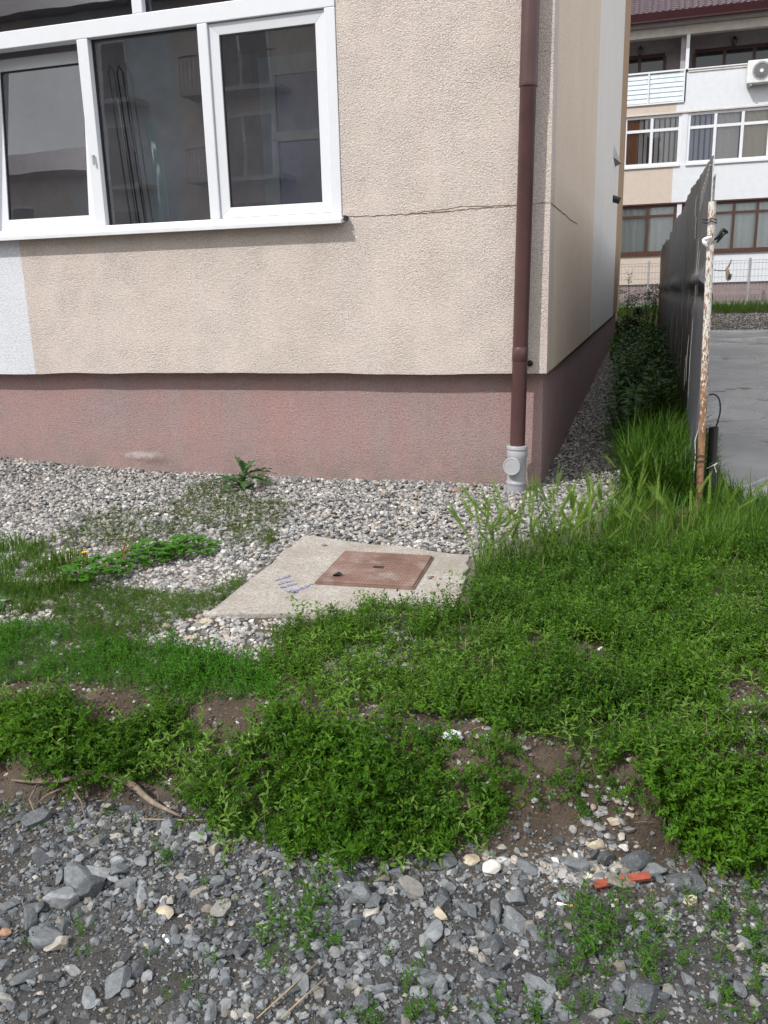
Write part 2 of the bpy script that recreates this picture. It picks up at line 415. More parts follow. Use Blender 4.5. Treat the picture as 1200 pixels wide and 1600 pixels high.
# value noise on the plane
_tab = np.random.default_rng(5).random((256, 256))
def vnoise(x, y):
    xi, yi = np.floor(x).astype(int), np.floor(y).astype(int); fx, fy = x - xi, y - yi
    fx = fx * fx * (3 - 2 * fx); fy = fy * fy * (3 - 2 * fy)
    g = lambda i, j: _tab[i & 255, j & 255]
    return (g(xi, yi) * (1 - fx) + g(xi + 1, yi) * fx) * (1 - fy) + (g(xi, yi + 1) * (1 - fx) + g(xi + 1, yi + 1) * fx) * fy
def fbm(x, y, o=4):
    s = 0; a = 0.5
    for k in range(o): s = s + a * (vnoise(x * 2 ** k + 17.3 * k, y * 2 ** k + 9.1 * k) - 0.5); a *= 0.5
    return s

# ------------------------------------------------------------------ terrain
def sst(a, b, x):
    t = np.clip((x - a) / (b - a), 0, 1); return t * t * (3 - 2 * t)
XT = [-30, -4, -1.4, -0.8, -0.05, 0.6, 0.95, 3, 30]
YT = [-3.12, -3.12, -3.06, -2.93, -2.95, -2.98, -2.80, -2.75, -2.75]
YB = [-3.38, -3.38, -3.29, -3.22, -3.21, -3.13, -3.02, -3.00, -3.00]
def bank(x):
    w = 0.10 * fbm(x * 2.3, x * 0 + 3.3, 3)
    return np.interp(x, XT, YT) + w, np.interp(x, XT, YB) + w
def bank_t(x, y):
    yt, yb = bank(x)
    y2 = y + 0.10 * fbm(x * 5 + 3, y * 5, 3)
    return 1 - sst(yb, yt, y2)
def zt(x, y):
    x = np.asarray(x, float); y = np.asarray(y, float)
    yc = np.clip(y, 0, 26)
    k = 0.008 + 0.017 * sst(0.85, 1.4, x); k = k + (0.025 - k) * sst(14.5, 19, y)
    z = k * yc + 0.065 * sst(-2.9, -4.3, x) * sst(-1.5, 0, y)
    z = z - 0.05 * sst(-2.35, -3.0, y)
    t = bank_t(x, y); near = sst(-9, -5.5, y) * sst(3, 1.5, y)
    z = z - 0.25 * t - 0.03 * np.clip(-3.2 - y, 0, 6)
    z = z + near * (0.035 * fbm(x * 1.7, y * 1.7, 3) + 0.022 * fbm(x * 7, y * 7, 3) * (0.5 + t * (1 - t) * 5))
    return z

def ray(px, py):
    return AX_R * (px - 600) / F_PX + AX_D * (py - 800) / F_PX + AX_F
def at(px, py):
    """point of the ground along a sight line measured in the photograph"""
    d = ray(px, py); t = np.arange(1.0, 40.0, 0.01)
    P = CAM[None] + t[:, None] * d[None]; below = P[:, 2] < zt(P[:, 0], P[:, 1])
    i = int(np.argmax(below)) if below.any() else len(t) - 1
    return P[i]
def poly(pts): return np.array([at(*p)[:2] for p in pts])
def inside(P, x, y):
    r = np.zeros(x.shape, bool); j = len(P) - 1
    for i in range(len(P)):
        xi, yi, xj, yj = P[i][0], P[i][1], P[j][0], P[j][1]
        c = ((yi > y) != (yj > y)) & (x < (xj - xi) * (y - yi) / (yj - yi + 1e-12) + xi); r ^= c; j = i
    return r
def spread(P, n, seed, fuzz=0.0):
    """n random points inside the ground outline P, its edge broken up by noise"""
    g = np.random.default_rng(seed); lo, hi = P.min(0) - fuzz, P.max(0) + fuzz; X, Y = [], []; got = 0
    while got < n:
        x = g.uniform(lo[0], hi[0], 4 * n); y = g.uniform(lo[1], hi[1], 4 * n)
        k = inside(P, x + fuzz * 2.4 * fbm(x * 6 + seed, y * 6, 3), y + fuzz * 2.4 * fbm(x * 6, y * 6 + seed, 3))
        X.append(x[k]); Y.append(y[k]); got += int(k.sum())
        if k.sum() == 0: break
    return np.concatenate(X)[:n], np.concatenate(Y)[:n]

SLAB = [(-1.03, -1.345), (-0.995, -2.44), (-0.075, -2.25), (-0.15, -1.50)]
Z_WALL = lambda x, y: (x < 0.0) & (y > 0.0)

def axis(parts): return np.unique(np.concatenate(parts).round(4))
gx = axis([np.linspace(-300, -12, 12), np.linspace(-12, -5, 15), np.linspace(-5, 3.0, 280), np.linspace(3, 14, 30), np.linspace(14, 300, 12)])
gy = axis([np.linspace(-300, -9, 12), np.linspace(-9, -5, 20), np.linspace(-5, 0.5, 220), np.linspace(0.5, 27, 100), np.linspace(27, 300, 12)])
GX, GY = np.meshgrid(gx, gy); GZ = zt(GX, GY)
ny, nx = GX.shape
idx = np.arange(nx * ny).reshape(ny, nx)
q = np.stack([idx[:-1, :-1], idx[:-1, 1:], idx[1:, 1:], idx[1:, :-1]], -1).reshape(-1, 4)
edge = 0.25 * fbm(GX * 3, GY * 3, 4)
pale_a = sst(-2.7, -1.7, GY + edge * 2.2) * (1 - sst(0.4, 0.7, GX + edge)) * (1 - sst(13, 16, GY))
low_a = sst(-0.1, 0.15, -(GY - bank(GX)[1]) + edge * 0.3)
g_me = np_mesh('ground', np.stack([GX, GY, GZ], -1).reshape(-1, 3), q.ravel(), np.full(len(q), 4), M['soil'], True,
               {'pale': pale_a.ravel(), 'low': low_a.ravel()})
ground = bpy.data.objects.new('ground', g_me); COL.objects.link(ground); tag(ground, kind='structure')

# yard of concrete beyond the fence
def sheet(name, x0, x1, y0, y1, nx, ny, dz, mat, wob=0.0):
    X, Y = np.meshgrid(np.linspace(x0, x1, nx), np.linspace(y0, y1, ny))
    if wob:
        X[:, 0] += wob * 4 * fbm(Y[:, 0] * 1.3, Y[:, 0] * 0, 4); Y[0, :] += wob * 2 * fbm(X[0, :] * 2, X[0, :] * 0 + 7, 3)
    Z = zt(X, Y) + dz; I = np.arange(nx * ny).reshape(ny, nx)
    qq = np.stack([I[:-1, :-1], I[:-1, 1:], I[1:, 1:], I[1:, :-1]], -1).reshape(-1, 4)
    me = np_mesh(name, np.stack([X, Y, Z], -1).reshape(-1, 3), qq.ravel(), np.full(len(qq), 4), mat, True, {})
    o = bpy.data.objects.new(name, me); COL.objects.link(o); o['kind'] = 'structure'; return o
sheet('concrete_yard', 1.06, 12.0, -0.95, 13.4, 60, 160, 0.012, M['yard'], 0.10)

# ------------------------------------------------------------------ the near apartment building
bld = thing('apartment_building', 'near beige apartment building with pink plinth and white framed window', 'building')
YF, XS, ZB, ZTOP, YE = -0.10, 0.03, 0.705, 9.2, 16.0
WX0, WX1, WZ0, WZ1 = -4.75, -1.195, 1.60, 3.40
def ragged_wall(x0, x1, z0, z1, y0, y1, n):
    b = MB(); xs = np.linspace(x0, x1, n + 1); dz = 0.006 * (vnoise(xs * 3.1, xs * 0) - 0.5) * 2 + 0.003 * (vnoise(xs * 13, xs * 0 + 4) - 0.5)
    vs = []; fs = []
    for x, d in zip(xs, dz): vs += [(x, y0, z0 + d), (x, y1, z0 + d), (x, y1, z1), (x, y0, z1)]
    for i in range(n):
        a = 4 * i; c = a + 4
        fs += [(a, c, c + 3, a + 3), (a + 1, a + 2, c + 2, c + 1), (a, a + 1, c + 1, c), (a + 3, c + 3, c + 2, a + 2)]
    fs += [(0, 3, 2, 1), (4 * n, 4 * n + 1, 4 * n + 2, 4 * n + 3)]
    return b.add(vs, fs)
w = ragged_wall(WX1, XS, ZB, ZTOP, YF, 0.14, 70); w.build('front_wall', M['stucco'], bld)
ragged_wall(-3.515, WX1, ZB, WZ0, YF, 0.14, 90).build('wall_below_window', M['stucco'], bld)
ragged_wall(-10, -3.515, ZB, WZ0, YF, 0.14, 60).build('wall_panel', tag and M['white_stucco'], bld)['label'] = 'white painted wall panel below the window'
MB().box(-10, WX0, YF, 0.14, WZ0, ZTOP).build('wall_panel', M['white_stucco'], bld)
MB().box(WX0, WX1, YF, 0.14, WZ1, ZTOP).build('wall_above_window', M['stucco'], bld)
MB().box(-0.2, XS, 0.14, 4.3, ZB, ZTOP).build('side_wall', M['stucco_side'], bld)
MB().box(-0.2, XS, 4.3, 12.0, ZB, ZTOP).build('side_wall', m_stucco('offwhite_stucco', (0.76, 0.735, 0.70), (0.62, 0.58, 0.53), 110, 0.003, 0.2), bld)['label'] = 'white painted strip of side wall'
MB().box(-0.2, XS, 12.0, YE, ZB, ZTOP).build('side_wall', M['tan_stucco'], bld)['label'] = 'tan painted end strip of side wall'
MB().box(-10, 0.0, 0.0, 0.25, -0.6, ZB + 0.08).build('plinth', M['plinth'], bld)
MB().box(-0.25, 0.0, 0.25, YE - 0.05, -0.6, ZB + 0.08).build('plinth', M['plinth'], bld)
b = MB(); b.box(-10, -0.2, YE - 0.2, YE, -0.6, ZTOP); b.box(-10, -9.8, 0.14, YE - 0.2, -0.6, ZTOP); b.build('unseen_rear_wall', M['stucco'], bld)  # unseen walls, added so light cannot leak through the building
MB().box(-10.3, 0.35, -0.4, YE + 0.3, ZTOP, ZTOP + 0.2).build('roof', M['tan_stucco'], bld)  # unseen roof slab, added to block light and cast shadow

# window : frame members, casements, panes
win = MB()
FY0, FY1 = -0.108, -0.03                        # frame stands a little proud of the stucco
for a, c in ((-1.262, -1.197), (-2.066, -2.000), (-2.900, -2.822), (-3.76, -3.69)): win.box(a, c, FY0, FY1, 1.66, 2.760)
win.box(WX0, -1.197, FY0 - 0.002, FY1, 2.760, 2.858)
win.box(WX0, -1.197, FY0 - 0.002, FY1, 1.607, 1.660)
for a, c in ((-1.262, -1.197), (-2.49, -2.42), (-3.76, -3.69)): win.box(a, c, FY0, FY1, 2.858, 3.33)
win.box(WX0, -1.197, FY0 - 0.002, FY1, 3.33, 3.398)
wf = win.build('window_frame', M['pvc'], bld, bevel=0.004)
sill = MB(); sill.add([(WX0, YF - 0.085, 1.592), (-1.175, YF - 0.085, 1.592), (-1.175, YF + 0.02, 1.607), (WX0, YF + 0.02, 1.607),
                       (WX0, YF - 0.085, 1.618), (-1.175, YF - 0.085, 1.618), (-1.175, YF + 0.02, 1.634), (WX0, YF + 0.02, 1.634)],
                      [(3, 2, 1, 0), (4, 5, 6, 7), (0, 1, 5, 4), (1, 2, 6, 5), (2, 3, 7, 6), (3, 0, 4, 7)])
sill.build('window_sill', M['sill'], bld, bevel=0.003)
MB().box(-1.174, -1.160, YF - 0.05, YF - 0.002, 1.612, 1.638).build('sill_end_cap', M['pvc_seal'], bld)

def casement(x0, x1, z0, z1, wd, yf, th=0.045, tilt=0.0):
    """a sash of four mitred rails with a pane and dark seal; tilt leans its head into the room"""
    e = bpy.data.objects.new('window_sash', None); COL.objects.link(e); e.parent = bld
    e.location = (0, yf, z0); e.rotation_euler = (-tilt, 0, 0)
    H = z1 - z0; b = MB()
    o = [(x0, 0), (x1, 0), (x1, H), (x0, H)]; i = [(x0 + wd, wd), (x1 - wd, wd), (x1 - wd, H - wd), (x0 + wd, H - wd)]
    for k in range(4):
        k2 = (k + 1) % 4; A, B, Cc, D = o[k], o[k2], i[k2], i[k]
        vs = [(p[0], 0, p[1]) for p in (A, B)] + [(p[0], 0.008, p[1]) for p in (Cc, D)] + [(p[0], th, p[1]) for p in (A, B, Cc, D)]
        b.add(vs, [(0, 1, 2, 3), (7, 6, 5, 4), (0, 4, 5, 1), (1, 5, 6, 2), (2, 6, 7, 3), (3, 7, 4, 0)])
    b.build('sash_frame', M['pvc'], e, bevel=0.002)
    g = MB(); g.add([(x0 + wd, 0.022, wd), (x1 - wd, 0.022, wd), (x1 - wd, 0.022, H - wd), (x0 + wd, 0.022, H - wd)], [(0, 1, 2, 3)])
    g.build('pane', M['glass'], e)
    s = MB(); t_ = 0.006
    for (a, c, d, f_) in ((x0 + wd, x1 - wd, wd, wd + t_), (x0 + wd, x1 - wd, H - wd - t_, H - wd), (x0 + wd, x0 + wd + t_, wd + t_, H - wd - t_), (x1 - wd - t_, x1 - wd, wd + t_, H - wd - t_)):
        s.box(a, c, 0.012, 0.02, d, f_)
    s.build('seal', M['pvc_seal'], e)
    return e
casement(-1.998, -1.264, 1.664, 2.756, 0.062, -0.092)
lt = casement(-3.684, -2.905, 1.664, 2.752, 0.072, -0.072, tilt=math.radians(6.0))
lt['label'] = 'casement tilted inwards'
casement(-4.74, -3.765, 1.664, 2.752, 0.062, -0.092)
def fixed(x0, x1, z0, z1):
    g = MB(); g.add([(x0, -0.05, z0), (x1, -0.05, z0), (x1, -0.05, z1), (x0, -0.05, z1)], [(0, 1, 2, 3)]); p = g.build('window_pane', M['glass'], bld)
    s = MB(); t_ = 0.007
    for (a, c, d, f_) in ((x0, x1, z0, z0 + t_), (x0, x1, z1 - t_, z1), (x0, x0 + t_, z0 + t_, z1 - t_), (x1 - t_, x1, z0 + t_, z1 - t_)): s.box(a, c, -0.066, -0.052, d, f_)
    s.build('seal', M['pvc_seal'], p)
fixed(-2.822, -2.066, 1.66, 2.76); fixed(-2.42, -1.262, 2.858, 3.33); fixed(-3.69, -2.49, 2.858, 3.33); fixed(-4.74, -3.76, 2.858, 3.33)
hd = MB(); hd.box(-2.872, -2.846, -0.105, -0.088, 2.05, 2.12); hd.tube([(-2.859, -0.105, 2.085), (-2.857, -0.122, 2.085), (-2.853, -0.124, 2.03)], 0.007, 8)
hd.build('window_handle', M['galv'], bld)

# the glazed balcony behind the window
room = m_plain('balcony_wall', (0.66, 0.60, 0.62), 0.9, 0.1); rfl = m_plain('balcony_floor', (0.4, 0.38, 0.36), 0.8)
MB().box(-5.2, -0.2, 1.45, 1.55, 0.79, 3.6).build('balcony_back_wall', room, bld)
MB().box(-5.2, -1.2 + 0.9, 0.14, 1.45, 3.45, 3.6).build('balcony_ceiling', m_plain('balcony_ceiling', (0.7, 0.7, 0.72), 0.9), bld)
MB().box(-5.2, -0.3, 0.25, 1.45, 0.79, 0.9).build('balcony_floor', rfl, bld)
MB().box(-0.36, -0.26, 0.14, 1.45, 0.9, 3.45).build('balcony_side_wall', room, bld)
MB().box(-5.3, -5.2, 0.14, 1.45, 0.9, 3.45).build('balcony_side_wall', room, bld)
idoor = MB()
for a, c, d, f_ in ((-2.35, -2.22, 0.9, 2.95), (-1.25, -1.12, 0.9, 2.95), (-2.22, -1.25, 2.82, 2.95), (-1.72, -1.62, 0.9, 2.82), (-2.22, -1.72, 2.35, 2.42)): idoor.box(a, c, 1.39, 1.449, d, f_)
idoor.build('inner_door_frame', m_plain('inner_frame', (0.7, 0.73, 0.78), 0.4), bld)
MB().box(-2.22, -1.25, 1.41, 1.435, 0.9, 2.82).build('inner_door_leaf', m_plain('inner_door', (0.48, 0.50, 0.68), 0.3), bld)
ln = thing('wall_lantern', 'grey wall lantern seen through the right window pane', 'lantern', (-1.72, 1.40, 3.02))
b = MB(); b.lathe((-1.72, 1.36, 2.96), (0, 0, 1), [(0, 0.008), (0.05, 0.055), (0.06, 0.06)], 8); fit(b.build('lamp_base', M['black'], ln))
b = MB(); b.lathe((-1.72, 1.36, 3.021), (0, 0, 1), [(0, 0.045), (0.13, 0.06)], 8); fit(b.build('lamp_glass', m_plain('milky_glass', (0.4, 0.42, 0.45), 0.3), ln))
b = MB(); b.lathe((-1.72, 1.36, 3.152), (0, 0, 1), [(0, 0.07), (0.05, 0.02), (0.08, 0.012)], 8); b.tube([(-1.72, 1.36, 3.22), (-1.72, 1.40, 3.27), (-1.72, 1.45, 3.25)], 0.012, 6); fit(b.build('lamp_cap', M['black'], ln))
dr = thing('drying_rack', 'folded drying rack leaning behind the middle window pane', 'drying rack', (-2.75, 0.2, 0.9))
for dx, dy in ((0.0, 0.0), (0.045, 0.03), (0.085, 0.06)):
    b = MB(); b.tube([(-2.80 + dx, 0.24 + dy, 0.92), (-2.84 + dx, 0.12 + dy, 2.62), (-2.825 + dx, 0.12 + dy, 2.66), (-2.805 + dx, 0.13 + dy, 2.62), (-2.765 + dx, 0.26 + dy, 0.92)], 0.0055, 8)
    fit(b.build('rack_frame', m_plain('rack_tube', (0.22, 0.25, 0.25), 0.4) if dx != 0.045 else M['black'], dr, smooth=True))
cl = MB(); vs = []
for i in range(9):
    for j in range(12): vs.append((-2.74 + 0.20 * i / 8 * (0.3 + 0.7 * j / 11) + 0.03 * math.sin(j * 0.6), 0.34 + 0.018 * math.sin(i * 1.9), 2.35 - 1.3 * j / 11))
cl.add(vs, [(i * 12 + j, (i + 1) * 12 + j, (i + 1) * 12 + j + 1, i * 12 + j + 1) for i in range(8) for j in range(11)])
co = cl.build('hanging_cloth', m_plain('pale_cloth', (0.42, 0.47, 0.5), 0.9), None, smooth=True)
tag(co, 'pale cloth draped over the drying rack behind the glass', 'cloth')

# crack across the stucco, vents on the side
def ribbon(pts, wd, seed):
    g = random.Random(seed); out = []
    for (x0, z0), (x1, z1) in zip(pts[:-1], pts[1:]):
        n = max(2, int(math.hypot(x1 - x0, z1 - z0) / 0.018))
        for k in range(n): out.append((x0 + (x1 - x0) * k / n, z0 + (z1 - z0) * k / n + g.uniform(-1, 1) * 0.0035))
    out.append(pts[-1]); ws = [wd * g.uniform(0.45, 1.2) for _ in out]
    return out, ws
def crack(pts, wd, seed, side=False):
    P, W = ribbon(pts, wd, seed); b = MB(); vs = []
    for (x, z), w_ in zip(P, W):
        for s in (-1, 1): vs.append((XS + 0.0015, x, z + s * w_ / 2) if side else (x, YF - 0.0015, z + s * w_ / 2))
    b.add(vs, [(2 * i, 2 * i + 2, 2 * i + 3, 2 * i + 1) for i in range(len(P) - 1)]); return b.build('crack', M['crack'], bld)
crack([(-1.165, 1.633), (-0.94, 1.630), (-0.74, 1.630), (-0.557, 1.634), (-0.39, 1.640), (-0.26, 1.641), (-0.02, 1.650), (0.028, 1.648)], 0.0055, 1)
crack([(-0.78, 1.633), (-0.62, 1.642), (-0.5, 1.652), (-0.38, 1.655), (-0.3, 1.648), (-0.2, 1.652)], 0.0035, 2)
crack([(-0.075, 1.650), (0.3, 1.652), (0.8, 1.66), (1.3, 1.66), (1.98, 1.68)], 0.008, 3, True)
crack([(-1.86, 1.585), (-1.862, 1.52), (-1.858, 1.44)], 0.002, 4)
v = MB(); v.add([(XS + 0.001, 9.0, 3.13), (XS + 0.001, 10.1, 3.13), (XS + 0.001, 9.0, 3.30), (XS + 0.10, 9.9, 3.15)], [(0, 1, 3), (0, 3, 2), (1, 2, 3)])
v.build('vent_hood', M['galv'], bld)
v = MB(); v.lathe((XS - 0.05, 9.5, 2.60), (1, 0.0, -0.35), [(0, 0.055), (0.17, 0.055), (0.17, 0.045), (0.05, 0.04)], 14); v.build('vent_pipe', M['black'], bld)

# downpipe with grey cleanout at its foot
PX = lambda z: -0.129 + 0.0155 * z
PY = -0.172
dp = thing('downpipe', 'brown rainwater downpipe ending in a grey cleanout fitting beside the corner', 'downpipe', (PX(0), PY, 0))
def seg(z0, z1, prof, name, mat, n=28):
    ax = Vector((PX(z1) - PX(z0), 0, z1 - z0)); b = MB(); b.lathe((PX(z0), PY, z0), ax, prof, n); return fit(b.build(name, mat, dp, smooth=True, auto=35))
seg(0.26, 2.25, [(0, 0.044), (1.985, 0.044), (1.99, 0.046)], 'pipe', M['pipe'])
seg(2.235, 9.1, [(0, 0.0485), (0.004, 0.0495), (0.02, 0.049), (0.07, 0.0475), (6.86, 0.0475)], 'pipe', M['pipe'])
seg(0.785, 0.865, [(0, 0.0448), (0.002, 0.0462), (0.078, 0.0462), (0.08, 0.0448)], 'pipe_band', M['pipe'])
b = MB(); b.tube([(PX(0.77) + 0.04, PY + 0.01, 0.77), (-0.072, -0.125, 0.768), (-0.069, -0.102, 0.767)], 0.006, 8); b.lathe((-0.066, -0.100, 0.767), (0, -1, 0), [(0, 0.018), (0.012, 0.018), (0.014, 0.009)], 14)
fit(b.build('wall_bracket', M['black'], dp))
b = MB(); b.lathe((PX(4.2), PY + 0.06, 4.2), (0, 0, 1), [(0, 0.055), (0.03, 0.055)], 20); fit(b.build('wall_bracket', M['black'], dp))
ft = seg(0.055, 0.30, [(0, 0.0575), (0.004, 0.061), (0.016, 0.062), (0.022, 0.057), (0.026, 0.0555), (0.155, 0.0555), (0.165, 0.0605), (0.205, 0.0605), (0.209, 0.058), (0.213, 0.058), (0.217, 0.064), (0.233, 0.064), (0.237, 0.0615), (0.237, 0.047)], 'cleanout_body', M['greypvc'])
seg(-0.20, 0.057, [(0, 0.052), (0.175, 0.052), (0.185, 0.0575), (0.21, 0.0575), (0.225, 0.0585), (0.256, 0.0575)], 'socket_pipe', M['greypvc2'])
b = MB(); b.lathe((-0.134, PY - 0.02, 0.175), (-0.17, -1, 0.05), [(0, 0.043), (0.045, 0.043), (0.047, 0.0525), (0.068, 0.0535), (0.071, 0.050), (0.0712, 0.046), (0.069, 0.0445), (0.0688, 0.001)], 28)
fit(b.build('cleanout_cap', M['greypvc'], dp, smooth=True, auto=30))

# ------------------------------------------------------------------ chamber slab and hatch
def prism(P, z0, z1, b=None):
    b = b or MB(); n = len(P); vs = [(x, y, z0) for x, y in P] + [(x, y, z1) for x, y in P]
    return b.add(vs, [tuple(range(n))[::-1], tuple(range(n, 2 * n))] + [(i, (i + 1) % n, n + (i + 1) % n, n + i) for i in range(n)])
sl = thing('chamber_slab', 'square concrete chamber slab lying in the gravel with a rusty hatch', 'concrete slab', (-0.55, -1.9, 0))
SLZ = 0.015
pts = []
g = random.Random(3)
for (a, c) in zip(SLAB, SLAB[1:] + SLAB[:1]):
    for k in range(12): pts.append((a[0] + (c[0] - a[0]) * k / 12 + g.uniform(-1, 1) * 0.012, a[1] + (c[1] - a[1]) * k / 12 + g.uniform(-1, 1) * 0.012))
fit(prism(pts, -0.16, SLZ).build('slab', M['slab'], sl, bevel=0.008))
def strokes(pl, wd, z, seed):
    b = MB(); g = random.Random(seed)
    for ln_ in pl:
        pr = []
        for (x0, y0), (x1, y1) in zip(ln_[:-1], ln_[1:]):
            for k in range(6): pr.append((x0 + (x1 - x0) * k / 6, y0 + (y1 - y0) * k / 6))
        pr.append(ln_[-1]); vs = []
        for i, p in enumerate(pr):
            q0, q1 = pr[max(i - 1, 0)], pr[min(i + 1, len(pr) - 1)]; d = Vector((q1[0] - q0[0], q1[1] - q0[1])); d.normalize()
            w_ = wd * g.uniform(0.4, 1.15)
            for s in (-1, 1): vs.append((p[0] - d.y * w_ * s / 2 + g.uniform(-1, 1) * 0.003, p[1] + d.x * w_ * s / 2 + g.uniform(-1, 1) * 0.003, z))
        fs = [(2 * i, 2 * i + 2, 2 * i + 3, 2 * i + 1) for i in range(len(pr) - 1) if g.random() > 0.25]
        b.add(vs, fs)
    return b
def sp(px, py):
    d = ray(px, py); t = (SLZ + 0.003 - CAM[2]) / d[2]; P_ = CAM + d * t; return (P_[0], P_[1])
mk = [[sp(430, 906), sp(440, 904), sp(452, 899)], [sp(434, 913), sp(448, 909), sp(458, 907)], [sp(438, 918), sp(452, 914), sp(464, 911)],
      [sp(447, 924), sp(455, 923), sp(461, 926), sp(466, 919)], [sp(466, 921), sp(478, 917), sp(488, 911)], [sp(448, 900), sp(456, 899)]]
fit(strokes(mk, 0.019, SLZ + 0.003, 6).build('paint_scrawl', M['blue_paint'], sl))
HT = [(-0.700, -2.035), (-0.291, -2.015), (-0.310, -1.595), (-0.722, -1.605)]
hc = thing('hatch_cover', 'rusty ribbed steel hatch cover set in the concrete slab', 'hatch', (-0.5, -1.8, SLZ))
fit(prism([(-0.503 + (x + 0.503) * 1.03, -1.81 + (y + 1.81) * 1.03) for x, y in HT], SLZ - 0.004, SLZ + 0.008).build('hatch_frame', M['plate'], hc))
fit(prism(HT, SLZ + 0.004, SLZ + 0.016).build('hatch_plate', M['plate'], hc, bevel=0.002))
rb = MB(); NR = 30
for k in range(NR):
    u = (k + 0.5) / NR; A = Vector(HT[0]).lerp(Vector(HT[1]), u); B = Vector(HT[3]).lerp(Vector(HT[2]), u)
    for j in range(14):
        if abs(u - 0.5) < 0.05 and 6 <= j <= 7: continue
        p0 = A.lerp(B, 0.03 + 0.94 * j / 14); p1 = A.lerp(B, 0.03 + 0.94 * (j + 0.72) / 14); wv = 0.0026
        rb.add([(p0.x - wv, p0.y, SLZ + 0.016), (p0.x + wv, p0.y, SLZ + 0.016), (p1.x + wv, p1.y, SLZ + 0.016), (p1.x - wv, p1.y, SLZ + 0.016), (p0.x, p0.y + 0.003, SLZ + 0.0182), (p1.x, p1.y - 0.003, SLZ + 0.0182)],
               [(0, 1, 4), (1, 2, 5, 4), (2, 3, 5), (3, 0, 4, 5)])
fit(tag(rb.build('ribs', M['plate'], hc), kind='stuff'))
b = MB(); b.box(-0.52, -0.475, -1.825, -1.80, SLZ + 0.0165, SLZ + 0.018); fit(b.build('key_slot', M['black'], hc))

# ------------------------------------------------------------------ fence hung with dark tarpaulin
fn = thing('tarpaulin_fence', 'sagging fence hung with dark grey tarpaulin on a rusty white post', 'fence', (0.9, -0.3, 0))
def tarp_piece(y0, y1, zlo, zhi, x0, ny_, nz_, seed, bulge=True):
    vs = []; 
    for i in range(ny_ + 1):
        y = y0 + (y1 - y0) * i / ny_
        for j in range(nz_ + 1):
            u = j / nz_; top = zhi + 0.05 * (vnoise(np.array(y * 1.1 + seed), np.array(0.3)) - 0.5) * 2 + (0.0 if y > 0.2 else -0.06 + 0.06 * (y + 0.3) / 0.5)
            bot = zlo + 0.07 * (vnoise(np.array(y * 3 + seed), np.array(2.3)) - 0.5)
            z = zt(x0, y) + bot + (top - bot) * u
            x = x0 + 0.05 * (vnoise(np.array(y * 1.3 + seed), np.array(z * 0.8)) - 0.5) + 0.007 * (vnoise(np.array(y * 5 + seed), np.array(z * 0.6)) - 0.5) + 0.003 * math.sin(y * 17 + seed)
            x -= max(0.0, 0.3 - y) * (0.012 + 0.035 * max(0.0, z) / 1.9)
            if bulge: x -= 0.05 * math.exp(-((z - 1.22) / 0.035) ** 2) * (0.5 + 0.5 * math.cos(y * 1.3)) - 0.03 * math.exp(-((z - 1.12) / 0.05) ** 2)
            vs.append((float(x), y + 0.008 * math.sin(z * 9 + seed), float(z)))
    n = nz_ + 1
    return MB().add(vs, [(i * n + j, (i + 1) * n + j, (i + 1) * n + j + 1, i * n + j + 1) for i in range(ny_) for j in range(nz_)])
def tarp_obj(*a):
    o = fit(tarp_piece(*a).build('tarpaulin', M['tarp'], fn, smooth=True)); s = o.modifiers.new('thick', 'SOLIDIFY'); s.thickness = 0.004; return o
tarp_obj(-0.25, 2.45, 0.12, 1.90, 0.885, 110, 60, 1.0)
tarp_obj(2.40, 7.4, 0.08, 1.90, 0.90, 90, 40, 5.0)
tarp_obj(7.35, 15.2, 0.06, 1.88, 0.91, 110, 30, 9.0)
fit(MB().tube([(0.899, -0.3, -0.2), (0.897, -0.3, 0.1), (0.88, -0.298, 0.8), (0.863, -0.3, 1.592)], 0.0190, 16).build('post', M['post'], fn, smooth=True, auto=40))
fn.children[-1]['label'] = 'rusty post with flaking white paint'
for y in (2.4, 4.9, 7.4, 9.9, 12.4, 15.15): fit(MB().tube([(0.955, y, -0.1), (0.955, y, 1.98 + 0.008 * y)], 0.024, 10).build('post', M['galv'], fn, smooth=True))
wm = MB()
for z in np.arange(0.15, 2.05, 0.2):
    wm.tube([(0.925, 0.5, min(z, 1.8)), (0.945, 15.1, min(z, 1.8) + 0.12)], 0.0022, 4)
for y in np.arange(0.5, 5, 0.05): wm.tube([(0.925, y, 0.1), (0.925, y, 1.82)], 0.0017, 3)
fit(tag(wm.build('wire_mesh', M['galv'], fn), kind='stuff'))
hem = [(0.858, -0.272, 1.80), (0.862, -0.274, 1.5), (0.866, -0.272, 1.2), (0.874, -0.275, 0.95), (0.876, -0.277, 0.6), (0.872, -0.275, 0.42), (0.858, -0.28, 0.36), (0.866, -0.278, 0.28), (0.862, -0.28, 0.12)]
fit(MB().tube(hem, [0.0035] * 5 + [0.0025] * 4, 6).build('frayed_hem', M['hem'], fn))
for z in (0.255, 0.285, 1.49, 1.505):
    b = MB(); c = Vector((0.898 - 0.0225 * z, -0.3, z)); b.tube([c + Vector((0.027 * math.cos(a), 0.027 * math.sin(a), 0.004 * math.sin(3 * a))) for a in np.linspace(0, 6.4, 18)], 0.0028, 5)
    b.tube([c + Vector((-0.025, 0.01, 0)), c + Vector((-0.04, 0.03, 0.005))], 0.0025, 5); fit(b.build('tie_wire', M['black'], fn))
drp = MB(); g = random.Random(8)
for k in range(26):
    y = g.uniform(0.1, 4.5); z1 = g.uniform(0.7, 1.8); ln_ = g.uniform(0.1, 0.5)
    # thin pale drips, standing just proud of the sheet
    xs = []
    drp.tube([(0.856, y, z1), (0.853, y + 0.004, z1 - ln_ * 0.5), (0.856, y, z1 - ln_)], [0.001, 0.0016, 0.0008], 4)
fit(tag(drp.build('pale_drips', M['streak'], fn), kind='stuff'))
